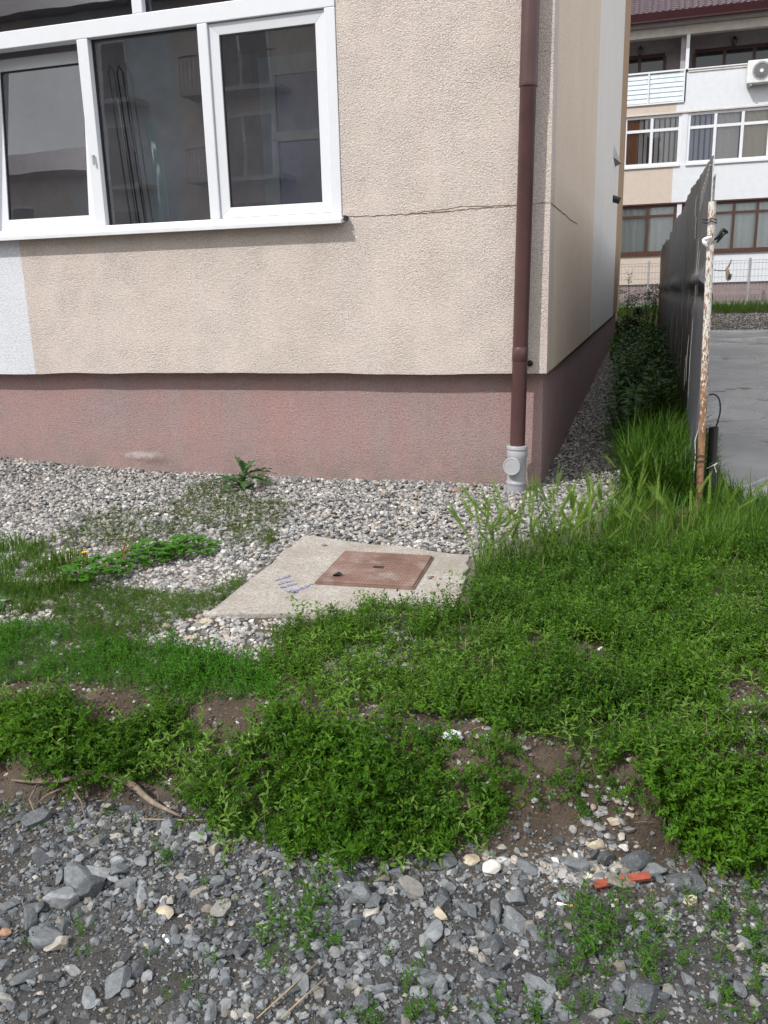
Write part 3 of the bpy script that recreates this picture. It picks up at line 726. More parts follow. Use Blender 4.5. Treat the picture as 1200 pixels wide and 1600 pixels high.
# slits of the torn band near the top
sv = MB()
for k in range(7):
    y = -0.2 + 0.09 * k; sv.tube([(0.848, y, 1.78 - 0.012 * k), (0.848, y + 0.06, 1.70 - 0.015 * k)], 0.005, 4)
fit(sv.build('torn_band', M['hem'], fn))
kn = thing('plastic_tie', 'black and white plastic scrap knotted round the rusty post', 'plastic scrap', (0.88, -0.33, 1.43))
b = MB(); b.tube([(0.885, -0.325, 1.405), (0.905, -0.335, 1.425), (0.918, -0.335, 1.452), (0.934, -0.33, 1.445), (0.945, -0.33, 1.437), (0.928, -0.33, 1.432), (0.912, -0.33, 1.415), (0.897, -0.325, 1.39)], [0.006, 0.009, 0.008, 0.009, 0.003, 0.007, 0.009, 0.005], 8, 4)
fit(b.build('black_strip', M['black'], kn, smooth=True))
b = MB(); b.tube([(0.87, -0.33, 1.42), (0.845, -0.335, 1.412), (0.828, -0.33, 1.408), (0.838, -0.33, 1.392), (0.852, -0.328, 1.37)], [0.005, 0.010, 0.004, 0.012, 0.004], 7, 4)
fit(b.build('white_strip', M['paper'], kn, smooth=True))
lf = thing('dried_leaf_scrap', 'withered brown leaf scrap hanging on a wire beside the rusty post', 'dry scrap', (0.97, -0.3, 1.2))
fit(MB().tube([(0.892, -0.3, 1.258), (0.92, -0.3, 1.252), (0.952, -0.3, 1.252)], 0.0022, 5).build('wire', M['black'], lf))
b = MB(); b.tube([(0.953, -0.3, 1.26), (0.964, -0.302, 1.275), (0.974, -0.3, 1.305)], [0.006, 0.005, 0.003], 6); b.tube([(0.955, -0.3, 1.262), (0.963, -0.3, 1.235), (0.958, -0.3, 1.205)], [0.008, 0.011, 0.003], 6)
b.add([(0.955, -0.3, 1.24), (0.982, -0.31, 1.232), (0.978, -0.29, 1.205), (0.960, -0.305, 1.198)], [(0, 1, 2, 3)]); fit(b.build('leaf', M['wood'], lf))
cd = thing('cable_conduit', 'black plastic conduit with a loose cable standing behind the rusty post', 'conduit', (0.955, -0.2, 0))
b = MB(); b.lathe((0.962, -0.21, -0.05), (-0.012, 0.03, 1), [(0, 0.034), (0.22, 0.030), (0.30, 0.0265), (0.475, 0.0265), (0.475, 0.021), (0.40, 0.021)], 18); fit(b.build('conduit_tube', M['black'], cd, smooth=True, auto=40))
fit(MB().tube([(0.962, -0.20, 0.40), (0.975, -0.2, 0.46), (0.983, -0.2, 0.52), (0.972, -0.2, 0.58), (0.945, -0.2, 0.605), (0.92, -0.2, 0.60)], 0.0045, 8, 5).build('cable', M['black'], cd, smooth=True))
fit(MB().tube([(0.930, -0.243, 0.20), (0.955, -0.246, 0.215), (0.985, -0.236, 0.232), (0.97, -0.241, 0.215), (0.982, -0.241, 0.18)], 0.0025, 5).build('tie_wire', M['hem'], cd))

# ------------------------------------------------------------------ far apartment block
FYB = 25.0
fb = thing('apartment_block', 'far apartment block with tiled roof, white upper windows and brown lower windows', 'building', (2, FYB, 0.6))
m_fb = m_plain('far_beige_render', (0.50, 0.43, 0.37), 0.9, 0.1, var=0.05); m_fw = m_plain('far_white_render', (0.60, 0.625, 0.66), 0.9, 0.1, var=0.04)
m_fp = m_plain('far_mauve_plinth', (0.24, 0.19, 0.19), 0.9, 0.1); m_fg = m_plain('far_grey_wall', (0.36, 0.34, 0.345), 0.9, 0.1)
m_br = m_plain('brown_window_frame', (0.065, 0.028, 0.018), 0.4); m_gut = m_plain('dark_red_gutter', (0.035, 0.008, 0.010), 0.45, 0.3)
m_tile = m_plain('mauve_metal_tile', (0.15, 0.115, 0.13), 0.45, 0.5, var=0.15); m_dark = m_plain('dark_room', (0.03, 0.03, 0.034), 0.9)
m_pan = m_plain('rail_sheet', (0.58, 0.64, 0.70), 0.5); m_beam = m_plain('loggia_beam', (0.52, 0.49, 0.46), 0.8)
XL, XR, XM = -14.0, 15.0, 1.31
def fpart(name, m, *box, parent=None): return fit(MB().box(*box).build(name, m, parent or fb)) if parent is None else MB().box(*box).build(name, m, parent)
fpart('plinth', m_fp, XL, XR, FYB + 0.06, FYB + 0.3, 0.4, 1.345)
for z0, z1 in ((1.345, 2.25), (3.86, 4.98), (6.52, 6.80)):
    fpart('wall', m_fb, XL, XM, FYB, FYB + 0.3, z0, z1); fpart('wall', m_fw, XM, XR, FYB, FYB + 0.3, z0, z1)
fpart('pier', m_fw, 1.50, 1.64, FYB, FYB + 0.3, 2.25, 3.86)
fpart('room_dark_sheet', m_dark, XL, XR, FYB + 1.6, FYB + 1.7, 0.5, 6.6)  # near-black sheet; darkness of the unlit rooms is put into its colour
fpart('floor_slab', m_fg, XL, XR, FYB + 0.3, FYB + 2.2, 6.62, 6.80)
fpart('floor_slab', m_fg, XL, XR, FYB + 0.3, FYB + 1.6, 3.9, 4.1)
fpart('lintel_strip', m_br, XL, XR, FYB - 0.03, FYB, 3.815, 3.86); fpart('lintel_strip', m_beam, XL, XR, FYB - 0.02, FYB + 0.0, 6.50, 6.545)
curt = [m_plain('curtain_%d' % i, c, 0.9, 0.1, var=0.1, scale=30) for i, c in enumerate([(0.74, 0.80, 0.77), (0.66, 0.63, 0.59), (0.62, 0.54, 0.40), (0.42, 0.19, 0.11), (0.40, 0.44, 0.56)])]
def curtain(x0, x1, z0, z1, mi, fold, parent, gaps=0.0, seed=0):
    b = MB(); n = max(6, int((x1 - x0) / fold * 4)); g = random.Random(seed)
    if gaps:
        x = x0
        while x < x1:
            wv = fold * g.uniform(0.55, 0.8); a = g.uniform(0.02, 0.05)
            b.add([(x, FYB + 0.15, z0), (x + wv, FYB + 0.15 + a, z0), (x + wv, FYB + 0.15 + a, z1), (x, FYB + 0.15, z1)], [(0, 1, 2, 3)]); x += fold
    else:
        vs = []
        for i in range(n + 1):
            x = x0 + (x1 - x0) * i / n; y = FYB + 0.19 + 0.035 * math.sin(2 * math.pi * (x - x0) / fold + 0.8 * math.sin(3 * x))
            vs += [(x, y, z0), (x, y, z1)]
        b.add(vs, [(2 * i, 2 * i + 2, 2 * i + 3, 2 * i + 1) for i in range(n)])
    return b.build('curtain', curt[mi], parent, smooth=not gaps)
def strip_window(x0, x1, z0, z1, zt_, mull, fw, m, cur, name, label=None):
    e = bpy.data.objects.new(name, None); COL.objects.link(e); e.parent = fb; fit(e)
    if label: e['label'] = label
    b = MB(); y0, y1 = FYB + 0.05, FYB + 0.12
    b.box(x0, x1, y0, y1, z0, z0 + fw); b.box(x0, x1, y0, y1, z1 - fw, z1); xs = [x0] + mull + [x1]
    for k, xm in enumerate(xs):
        a = xm if k == 0 else (xm - fw if k == len(xs) - 1 else xm - fw / 2)
        b.box(a, a + fw, y0 - 0.003, y1, z0 + fw, z1 - fw)
    b.box(x0 + fw, x1 - fw, y0 + 0.002, y1 - 0.002, zt_ - fw / 2, zt_ + fw / 2)
    b.build('window_frame', m, e)
    for k in range(len(xs) - 1):
        a, c = xs[k] + fw * 0.5, xs[k + 1] - fw * 0.5
        for p, q_ in ((z0 + fw, zt_ - fw / 2), (zt_ + fw / 2, z1 - fw)):
            MB().add([(a, y0 + 0.03, p), (c, y0 + 0.03, p), (c, y0 + 0.03, q_), (a, y0 + 0.03, q_)], [(0, 1, 2, 3)]).build('pane', M['glass_far'], e)
    for i, (a, c, mi, fold, gp) in enumerate(cur): curtain(a, c, z0 + 0.02, z1 - 0.02, mi, fold, e, gp, i)
    return e
strip_window(-3.4, 1.49, 5.0, 6.5, 6.06, [-2.6, -1.8, -1.0, -0.2, 0.6], 0.085, M['pvc'], [(-3.3, -0.2, 1, 0.16, 1), (-0.2, 0.2, 3, 0.3, 0), (0.22, 1.45, 1, 0.16, 1)], 'window', 'white framed window with striped blinds and an orange curtain')
strip_window(1.67, 6.6, 5.0, 6.5, 6.06, [2.49, 3.28, 4.06, 4.9, 5.75], 0.085, M['pvc'], [(1.75, 2.4, 4, 0.16, 1), (2.5, 3.2, 1, 0.2, 0), (3.3, 6.4, 2, 0.2, 0)], 'window', 'white framed window with beige curtains')
fpart('pier', m_fw, 1.49, 1.67, FYB + 0.02, FYB + 0.3, 4.98, 6.52)
strip_window(-4.2, 1.50, 2.31, 3.815, 3.475, [-3.2, -2.2, -1.2, -0.3, 0.61], 0.075, m_br, [(-4, 1.4, 0, 0.2, 0)], 'window', 'brown framed window with net curtains left of the fence')
strip_window(1.64, 6.9, 2.31, 3.815, 3.475, [2.2, 3.22, 3.91, 4.8, 5.8], 0.075, m_br, [(1.7, 2.1, 4, 0.3, 0), (2.4, 6.8, 0, 0.2, 0)], 'window', 'brown framed window with net curtains right of the rusty post')
fpart('window_sill', m_br, -4.2, 1.50, FYB - 0.06, FYB + 0.05, 2.25, 2.31); fpart('window_sill', m_br, 1.64, 6.9, FYB - 0.06, FYB + 0.05, 2.25, 2.31)
fpart('window_sill', M['pvc'], -3.4, 1.49, FYB - 0.05, FYB + 0.05, 4.94, 5.0); fpart('window_sill', M['pvc'], 1.67, 6.6, FYB - 0.05, FYB + 0.05, 4.94, 5.0)
for a, c in ((6.6, XR), (XL, -3.4)): fpart('wall', m_fw, a, c, FYB, FYB + 0.3, 4.98, 6.52)
for a, c in ((6.9, XR), (XL, -4.2)): fpart('wall', m_fw, a, c, FYB, FYB + 0.3, 2.25, 3.86)
# loggia storey under the roof
LB = FYB + 1.5
fpart('parapet', m_fw, 1.56, XR, FYB, FYB + 0.12, 6.80, 7.64)
fpart('parapet_cap', m_beam, 1.60, XR, FYB - 0.03, FYB + 0.15, 7.64, 7.68)
fit(MB().tube([(1.58, FYB + 0.02, 7.73), (XR, FYB + 0.02, 7.73)], 0.022, 8).build('handrail', M['pvc'], fb))
rp = MB()
for k in range(6):
    z = 6.86 + 0.137 * k; vs = [(-4.5, FYB + 0.0, z), (1.5, FYB + 0.0, z), (1.5, FYB - 0.018, z + 0.004), (-4.5, FYB - 0.018, z + 0.004), (-4.5, FYB - 0.002, z + 0.128), (1.5, FYB - 0.002, z + 0.128)]
    fit(MB().add(vs, [(0, 1, 2, 3), (3, 2, 5, 4), (0, 3, 4), (1, 5, 2)]).build('balcony_slat', m_pan, fb))
b = MB()
for x in (-3.9, -2.5, -1.0, 0.42, 1.47): b.box(x, x + 0.045, FYB - 0.045, FYB - 0.021, 6.82, 7.72)
b.box(-4.5, 1.52, FYB - 0.05, FYB + 0.02, 7.70, 7.75); b.box(-4.5, 1.52, FYB - 0.05, FYB + 0.02, 6.80, 6.845); fit(b.build('balcony_rail', M['pvc'], fb))
fpart('loggia_post', M['pvc'], 1.50, 1.60, FYB + 0.02, FYB + 0.12, 7.75, 8.72)
fpart('loggia_beam', m_beam, XL, XR, FYB, FYB + 0.25, 8.72, 8.97)
fpart('loggia_back_wall', m_fg, XL, XR, LB, LB + 0.2, 6.8, 9.0)
fpart('loggia_side_wall', m_fg, 1.36, 1.50, FYB + 0.25, LB, 6.8, 8.97)
fpart('loggia_ceiling', m_fg, XL, XR, FYB - 0.3, LB + 0.3, 8.98, 9.06)
def loggia_win(x0, x1, mull, label):
    e = bpy.data.objects.new('balcony_door', None); COL.objects.link(e); e.parent = fb; fit(e); e['label'] = label
    b = MB(); b.box(x0, x1, LB - 0.05, LB, 8.50, 8.60)
    for x in [x0] + mull + [x1]: b.box(x - 0.05, x + 0.05, LB - 0.055, LB, 6.8, 8.50)
    b.build('door_frame', m_br, e)
    xs = [x0] + mull + [x1]
    for a, c in zip(xs[:-1], xs[1:]): MB().box(a + 0.05, c - 0.05, LB - 0.03, LB - 0.01, 6.8, 8.50).build('pane', m_lg, e)
m_lg = m_plain('dark_loggia_glass', (0.022, 0.026, 0.03), 0.04, 0.6, var=0.1)
loggia_win(-1.2, 0.90, [-0.5, 0.12], 'brown framed balcony door behind the slatted rail'); loggia_win(1.82, 5.2, [2.72, 3.6, 4.4], 'brown framed balcony door above the white parapet')
# gutter and tiled roof
b = MB(); vs = []; prof = [(-0.55, 9.02), (-0.55, 9.06), (-0.60, 9.26), (-0.53, 9.26), (-0.50, 9.1), (-0.42, 9.1), (-0.42, 9.02)]
n = len(prof); b.add([(x, FYB + p[0], p[1]) for x in (XL - 0.3, XR + 0.3) for p in prof], [(i, (i + 1) % n, n + (i + 1) % n, n + i) for i in range(n)] + [tuple(range(n))[::-1], tuple(range(n, 2 * n))]); fit(b.build('gutter', m_gut, fb))
b = MB(); rows = 15; per = 0.19; nxs = 200; x0, x1 = -3.0, 8.0; sl_ = math.radians(33)
for r in range(rows):
    vs = []
    for i in range(nxs + 1):
        x = x0 + (x1 - x0) * i / nxs; wv = 0.042 * math.cos(2 * math.pi * x / per)
        for u in (0, 1, 2):
            d = 0.19 * (r + (0.0 if u == 0 else (0.02 if u == 1 else 1.0))); hgt = (0.0 if u == 0 else (0.045 if u == 1 else 0.01)) + wv
            vs.append((x, FYB - 0.56 + d * math.cos(sl_) - hgt * math.sin(sl_), 9.25 + d * math.sin(sl_) + hgt * math.cos(sl_)))
    b.add(vs, [f_ for i in range(nxs) for f_ in ((3 * i, 3 * i + 3, 3 * i + 4, 3 * i + 1), (3 * i + 1, 3 * i + 4, 3 * i + 5, 3 * i + 2))])
fit(tag(b.build('roof_tiles', m_tile, fb), kind='stuff'))
b = MB(); b.add([(XL - .3, FYB - 0.5, 9.2), (XR + .3, FYB - 0.5, 9.2), (XR + .3, FYB + 7, 9.2 + 7.5 * math.tan(sl_)), (XL - .3, FYB + 7, 9.2 + 7.5 * math.tan(sl_))], [(0, 1, 2, 3)]); fit(b.build('roof', m_tile, fb))
for x in (0.12, 2.98):
    wl = thing('wall_lantern', 'black wall lantern above the balcony door ' + ('behind the slatted rail' if x < 1 else 'above the white parapet'), 'lantern', (x, LB, 8.7))
    b = MB(); b.lathe((x, LB - 0.12, 8.60), (0, 0, 1), [(0, 0.03), (0.04, 0.06), (0.16, 0.075)], 8); fit(b.build('lamp_glass', m_plain('lamp_glass', (0.12, 0.1, 0.09), 0.2), wl))
    b = MB(); b.lathe((x, LB - 0.12, 8.761), (0, 0, 1), [(0, 0.09), (0.06, 0.03), (0.10, 0.02)], 8); b.box(x - 0.03, x + 0.03, LB - 0.03, LB, 8.6, 8.86); b.box(x - 0.012, x + 0.012, LB - 0.12, LB - 0.03, 8.83, 8.85); fit(b.build('lamp_cap', M['black'], wl))
ac = thing('air_conditioner', 'white air conditioner unit mounted on the white parapet', 'air conditioner', (3.7, FYB, 7.1))
m_ac = m_plain('ac_casing', (0.62, 0.63, 0.63), 0.45)
fit(MB().box(3.27, 4.35, FYB - 0.40, FYB - 0.06, 7.10, 7.73).build('casing', m_ac, ac, bevel=0.02))
b = MB(); b.lathe((3.66, FYB - 0.398, 7.42), (0, -1, 0), [(0, 0.26), (0.012, 0.26), (0.012, 0.22), (0.002, 0.215)], 28); fit(b.build('fan_ring', m_plain('ac_ring', (0.3, 0.3, 0.3), 0.5), ac))
b = MB(); b.lathe((3.66, FYB - 0.402, 7.42), (0, -1, 0), [(0, 0.215), (0.003, 0.2)], 24); fit(b.build('fan_recess', m_plain('fan_dark', (0.09, 0.09, 0.1), 0.6), ac))
b = MB()
for r in (0.09, 0.13, 0.17, 0.21): b.tube([(3.66 + r * math.cos(a), FYB - 0.412, 7.42 + r * math.sin(a)) for a in np.linspace(0, 2 * math.pi, 25)], 0.006, 4)
for a in np.linspace(0, 2 * math.pi, 13)[:-1]: b.tube([(3.66 + 0.05 * math.cos(a), FYB - 0.412, 7.42 + 0.05 * math.sin(a)), (3.66 + 0.22 * math.cos(a), FYB - 0.412, 7.42 + 0.22 * math.sin(a))], 0.005, 4)
fit(b.build('fan_grille', m_plain('ac_grille', (0.3, 0.3, 0.31), 0.5), ac))
b = MB(); b.lathe((3.66, FYB - 0.405, 7.42), (0, -1, 0), [(0, 0.055), (0.02, 0.05)], 16); fit(b.build('fan_hub', m_ac, ac))
for x in (3.36, 4.2): fit(MB().box(x, x + 0.05, FYB - 0.38, FYB, 7.04, 7.10).build('bracket', M['galv'], ac))

# kerb, wire fence in front of the block
sheet_k = MB().box(XL, XR, FYB - 0.35, FYB - 0.15, 0.45, 0.70); k_ = sheet_k.build('kerb', m_fw); k_['kind'] = 'structure'
wf_ = thing('wire_fence', 'thin welded wire fence on grey posts in front of the far block', 'fence', (2, FYB - 0.8, 0.62))
b = MB(); yy = FYB - 0.8
for x in np.arange(-6, 9, 0.105): b.tube([(x, yy, 0.66), (x, yy, 1.98)], 0.005, 3)
for z in (0.7, 0.9, 1.1, 1.3, 1.5, 1.7, 1.9, 1.98): b.tube([(-6, yy, z), (9, yy, z)], 0.006, 3)
fit(tag(b.build('wire_mesh', M['galv'], wf_), kind='stuff'))
for x in (-5.3, -2.3, 0.72, 3.72, 6.7): fit(MB().tube([(x, yy + 0.02, 0.4), (x, yy + 0.02, 2.05)], 0.035, 8).build('post', M['galv'], wf_))

# block across the street, seen mirrored in the panes
ob = thing('opposite_block', 'block with railed balconies mirrored in the window panes', 'building', (-14, -24, 0))
m_o1 = m_plain('opposite_teal_render', (0.48, 0.56, 0.57), 0.9, 0.1); m_o2 = m_plain('opposite_beige_render', (0.60, 0.53, 0.45), 0.9, 0.1)
m_o3 = m_plain('opposite_slab_grey', (0.36, 0.38, 0.38), 0.9, 0.1)
OZ, OX0, OX1, OY = -0.9, -32.0, 1.0, -24.0
for k, x in enumerate(np.arange(OX0, OX1, 5.5)): fit(MB().box(x, x + 5.5, OY - 9, OY, OZ, 11.2).build('wall', (m_o1, m_o2)[k % 2], ob))
for fl in range(4):
    z = OZ + 0.4 + 2.8 * fl
    for k, x in enumerate(np.arange(OX0 + 0.8, OX1 - 4, 5.5)):
        fit(MB().box(x, x + 3.6, OY, OY + 1.2, z, z + 0.16).build('balcony_slab', m_o3, ob))
        r = MB(); r.box(x, x + 3.6, OY + 1.15, OY + 1.19, z + 1.1, z + 1.15)
        for q_ in np.arange(x + 0.02, x + 3.6, 0.14): r.box(q_, q_ + 0.015, OY + 1.155, OY + 1.18, z + 0.16, z + 1.1)
        fit(r.build('railing', M['black'], ob))
        f_ = MB().box(x + 0.6, x + 2.9, OY + 0.005, OY + 0.06, z + 0.17, z + 2.3).build('window', M['pvc'], ob); fit(f_)
        MB().box(x + 0.7, x + 1.7, OY + 0.062, OY + 0.07, z + 0.25, z + 2.2).build('pane', m_lg, f_); MB().box(x + 1.8, x + 2.8, OY + 0.062, OY + 0.07, z + 0.25, z + 2.2).build('pane', m_lg, f_)
b = MB(); b.add([(OX0 - .5, OY + .8, 11.2), (OX1 + .5, OY + .8, 11.2), (OX1 + .5, OY - 4.5, 14.2), (OX0 - .5, OY - 4.5, 14.2), (OX1 + .5, OY - 9.8, 11.2), (OX0 - .5, OY - 9.8, 11.2)], [(0, 1, 2, 3), (3, 2, 4, 5), (0, 3, 5), (1, 4, 2), (0, 5, 4, 1)]); fit(b.build('roof', m_tile, ob))

# ------------------------------------------------------------------ stones
def ico(sub):
    t = (1 + 5 ** 0.5) / 2
    v = np.array([(-1, t, 0), (1, t, 0), (-1, -t, 0), (1, -t, 0), (0, -1, t), (0, 1, t), (0, -1, -t), (0, 1, -t), (t, 0, -1), (t, 0, 1), (-t, 0, -1), (-t, 0, 1)], float)
    v /= np.linalg.norm(v, axis=1)[:, None]
    f = [(0, 11, 5), (0, 5, 1), (0, 1, 7), (0, 7, 10), (0, 10, 11), (1, 5, 9), (5, 11, 4), (11, 10, 2), (10, 7, 6), (7, 1, 8), (3, 9, 4), (3, 4, 2), (3, 2, 6), (3, 6, 8), (3, 8, 9), (4, 9, 5), (2, 4, 11), (6, 2, 10), (8, 6, 7), (9, 8, 1)]
    for _ in range(sub):
        cache = {}; v = list(v); nf = []
        def mid(a, b):
            k = (min(a, b), max(a, b))
            if k not in cache: m_ = v[a] + v[b]; cache[k] = len(v); v.append(m_ / np.linalg.norm(m_))
            return cache[k]
        for a, b_, c in f:
            ab, bc, ca = mid(a, b_), mid(b_, c), mid(c, a); nf += [(a, ab, ca), (b_, bc, ab), (c, ca, bc), (ab, bc, ca)]
        f = nf; v = np.array(v)
    return v, f
def crushed(seed, sub=1, cuts=9):
    """angular broken stone: a sphere planed off by random cuts"""
    g = np.random.default_rng(seed); v, f = ico(sub); v = v.copy()
    for _ in range(cuts):
        n_ = g.normal(size=3); n_ /= np.linalg.norm(n_); d = g.uniform(0.42, 0.75)
        s = v @ n_ - d; k = s > 0; v[k] -= np.outer(s[k], n_)
    v *= np.array([1.0, g.uniform(0.6, 0.85), g.uniform(0.4, 0.65)]); v /= np.abs(v).max()
    return Proto(v, f)
def rounded(seed, sub=1):
    g = np.random.default_rng(seed); v, f = ico(sub); v = v + g.normal(size=v.shape) * 0.09
    v *= np.array([1.0, g.uniform(0.6, 0.85), g.uniform(0.4, 0.6)]); return Proto(v / np.abs(v).max(), f)
P_CR = [crushed(s, 1) for s in range(12)]; P_CR2 = [crushed(40 + s, 2, 12) for s in range(14)]; P_CR0 = [crushed(80 + s, 0, 4) for s in range(8)]
P_RD = [rounded(s, 1) for s in range(8)]; P_RD0 = [rounded(30 + s, 0) for s in range(8)]
def pebble8(seed):
    g = np.random.default_rng(seed); v = np.array([(1, 0, 0), (0, 1, 0), (-1, 0, 0), (0, -1, 0), (0, 0, 1), (0, 0, -1)], float) * g.uniform(0.75, 1.1, (6, 1)) + g.normal(size=(6, 3)) * 0.16
    v *= np.array([1.0, g.uniform(0.65, 0.9), g.uniform(0.45, 0.7)])
    return Proto(v / np.abs(v).max(), [(0, 1, 4), (1, 2, 4), (2, 3, 4), (3, 0, 4), (1, 0, 5), (2, 1, 5), (3, 2, 5), (0, 3, 5)])
P_8 = [pebble8(300 + s) for s in range(10)]
def tumble(n, g, tilt=0.5):
    return rot_z(g.uniform(0, 6.28, n)) @ rot_x(g.normal(0, tilt, n)) @ rot_z(g.uniform(0, 6.28, n))
def scat(name, P, n, protos, size, seed, mat, sink=0.25, fuzz=0.0, tilt=0.5, tpow=1.0, lift=0.0, smooth=False, keep=None, parent=None, clump=None):
    g = np.random.default_rng(seed); x, y = spread(P, n, seed, fuzz)
    if keep is not None: k = keep(x, y); x, y = x[k], y[k]
    s = size(g, len(x)); z = zt(x, y) + s * (0.35 - sink) + lift * g.random(len(x))
    return merge(name, protos, g.integers(0, len(protos), len(x)), np.stack([x, y, z], -1), tumble(len(x), g, tilt), s, g.random(len(x)) ** tpow, mat, smooth, parent)
on_slab = lambda x, y: inside(np.array(SLAB), x, y)
lg = lambda lo, hi: (lambda g, n: np.exp(g.uniform(math.log(lo), math.log(hi), n)))
off = lambda x, y: ~on_slab(x, y) & ~Z_WALL(x, y)
# pale washed gravel along the wall and into the passage
PG = np.concatenate([np.array([(-4.5, 0.02), (-0.0, 0.02), (0.0, 0.0), (0.42, 0.0), (0.50, -0.35), (0.30, -0.85), (0.0, -1.35), (-0.12, -1.55), (-0.3, -1.5), (-1.02, -1.30)]), poly([(440, 885), (370, 880), (300, 850), (220, 838), (120, 862), (0, 846), (-90, 840)])])
scat('pale_gravel', PG, 22000, P_RD0 + P_8[:6], lg(0.0075, 0.019), 21, M['pale'], 0.2, 0.10, 0.5, 0.8, 0.012, keep=off)
PG2 = np.array([(0.0, -0.05), (0.45, -0.05), (0.48, 0.9), (0.40, 3.0), (0.36, 9.0), (0.0, 9.0)])
scat('passage_gravel', PG2, 9000, P_8, lg(0.009, 0.021), 22, M['pale'], 0.2, 0.05, 0.5, 1.0, 0.012, keep=lambda x, y: x > 0.005)
# thinner scatter of pale pebbles over the soil between wall and bank
PG3 = np.array([(-3.4, -0.9), (-2.4, -1.2), (-1.6, -1.3), (-1.05, -1.6), (-1.05, -2.42), (-0.15, -2.24), (-0.15, -2.75), (-1.3, -2.75), (-2.4, -2.75)])
scat('scattered_pebbles', PG3, 11000, P_RD0 + P_8, lg(0.0045, 0.018), 23, M['pale'], 0.25, 0.12, 0.4, 0.55, keep=lambda x, y: off(x, y) & (fbm(x * 2.2 + 9, y * 2.2, 3) + 0.30 * np.clip(y + 1.75, -1, 0.6) > -0.34))
SB = poly([(200, 900), (380, 880), (470, 850), (330, 965), (480, 975), (420, 1030), (260, 1010), (150, 960)])
scat('scattered_pebbles', SB, 700, P_RD0, lg(0.004, 0.017), 28, M['pale'], 0.2, 0.08, 0.4, 0.6, keep=off)
scat('scattered_pebbles', PG3, 9000, P_8, lg(0.0025, 0.006), 26, M['pale'], 0.3, 0.12, 0.4, 1.0, keep=off)
BZ = np.array([(-1.9, -2.7), (1.3, -2.5), (1.3, -3.25), (-1.9, -3.4)])
scat('bank_pebbles', BZ, 4200, P_RD0 + P_8, lg(0.0035, 0.013), 24, M['pale'], 0.35, 0.1, 0.5, 1.2)
scat('soil_crumbs', BZ, 8000, P_8, lg(0.003, 0.012), 27, M['clod'], 0.35, 0.1, 0.6, 1.0)
scat('gully_pebbles', poly([(930, 1230), (990, 1240), (1010, 1330), (960, 1390), (780, 1370), (760, 1340), (880, 1320)]), 260, P_RD + P_CR, lg(0.006, 0.022), 25, M['pale'], 0.3, 0.04, 0.5, 0.7)
# dark crushed stone of the lower ground
LG = np.array([(-3.2, -3.22), (-1.4, -3.30), (-0.8, -3.22), (-0.05, -3.20), (0.6, -3.10), (0.95, -3.0), (2.2, -3.0), (2.2, -4.9), (-3.2, -4.9)])
patch = lambda x, y: fbm(x * 2.6 + 4, y * 2.6 + 1, 3) > -0.12
LV = np.array([(-1.75, -3.26), (-1.4, -3.28), (-0.8, -3.20), (-0.05, -3.18), (0.6, -3.08), (0.95, -2.98), (1.5, -2.98), (1.5, -4.35), (-1.75, -4.35)])
dens = lambda x, y: fbm(x * 2.6 + 4, y * 2.6 + 1, 3)
some = lambda x, p: np.random.default_rng(3).random(len(x)) < p
scat('crushed_gravel', LV, 26000, P_8, lg(0.0022, 0.006), 31, M['slate'], 0.2, 0.05, 0.7, 1.0)
scat('crushed_gravel', LV, 21000, P_8, lg(0.005, 0.011), 32, M['slate'], 0.2, 0.05, 0.6, 0.95, keep=lambda x, y: (dens(x, y) > -0.08) | some(x, 0.45))
scat('crushed_gravel', LV, 5200, P_CR0, lg(0.009, 0.019), 33, M['slate'], 0.15, 0.05, 0.5, 0.85, keep=lambda x, y: (dens(x, y) > -0.06) | some(x, 0.3))
scat('crushed_gravel', LG, 2000, P_8, lg(0.006, 0.02), 34, M['slate'], 0.2, 0.05, 0.6, 0.95)
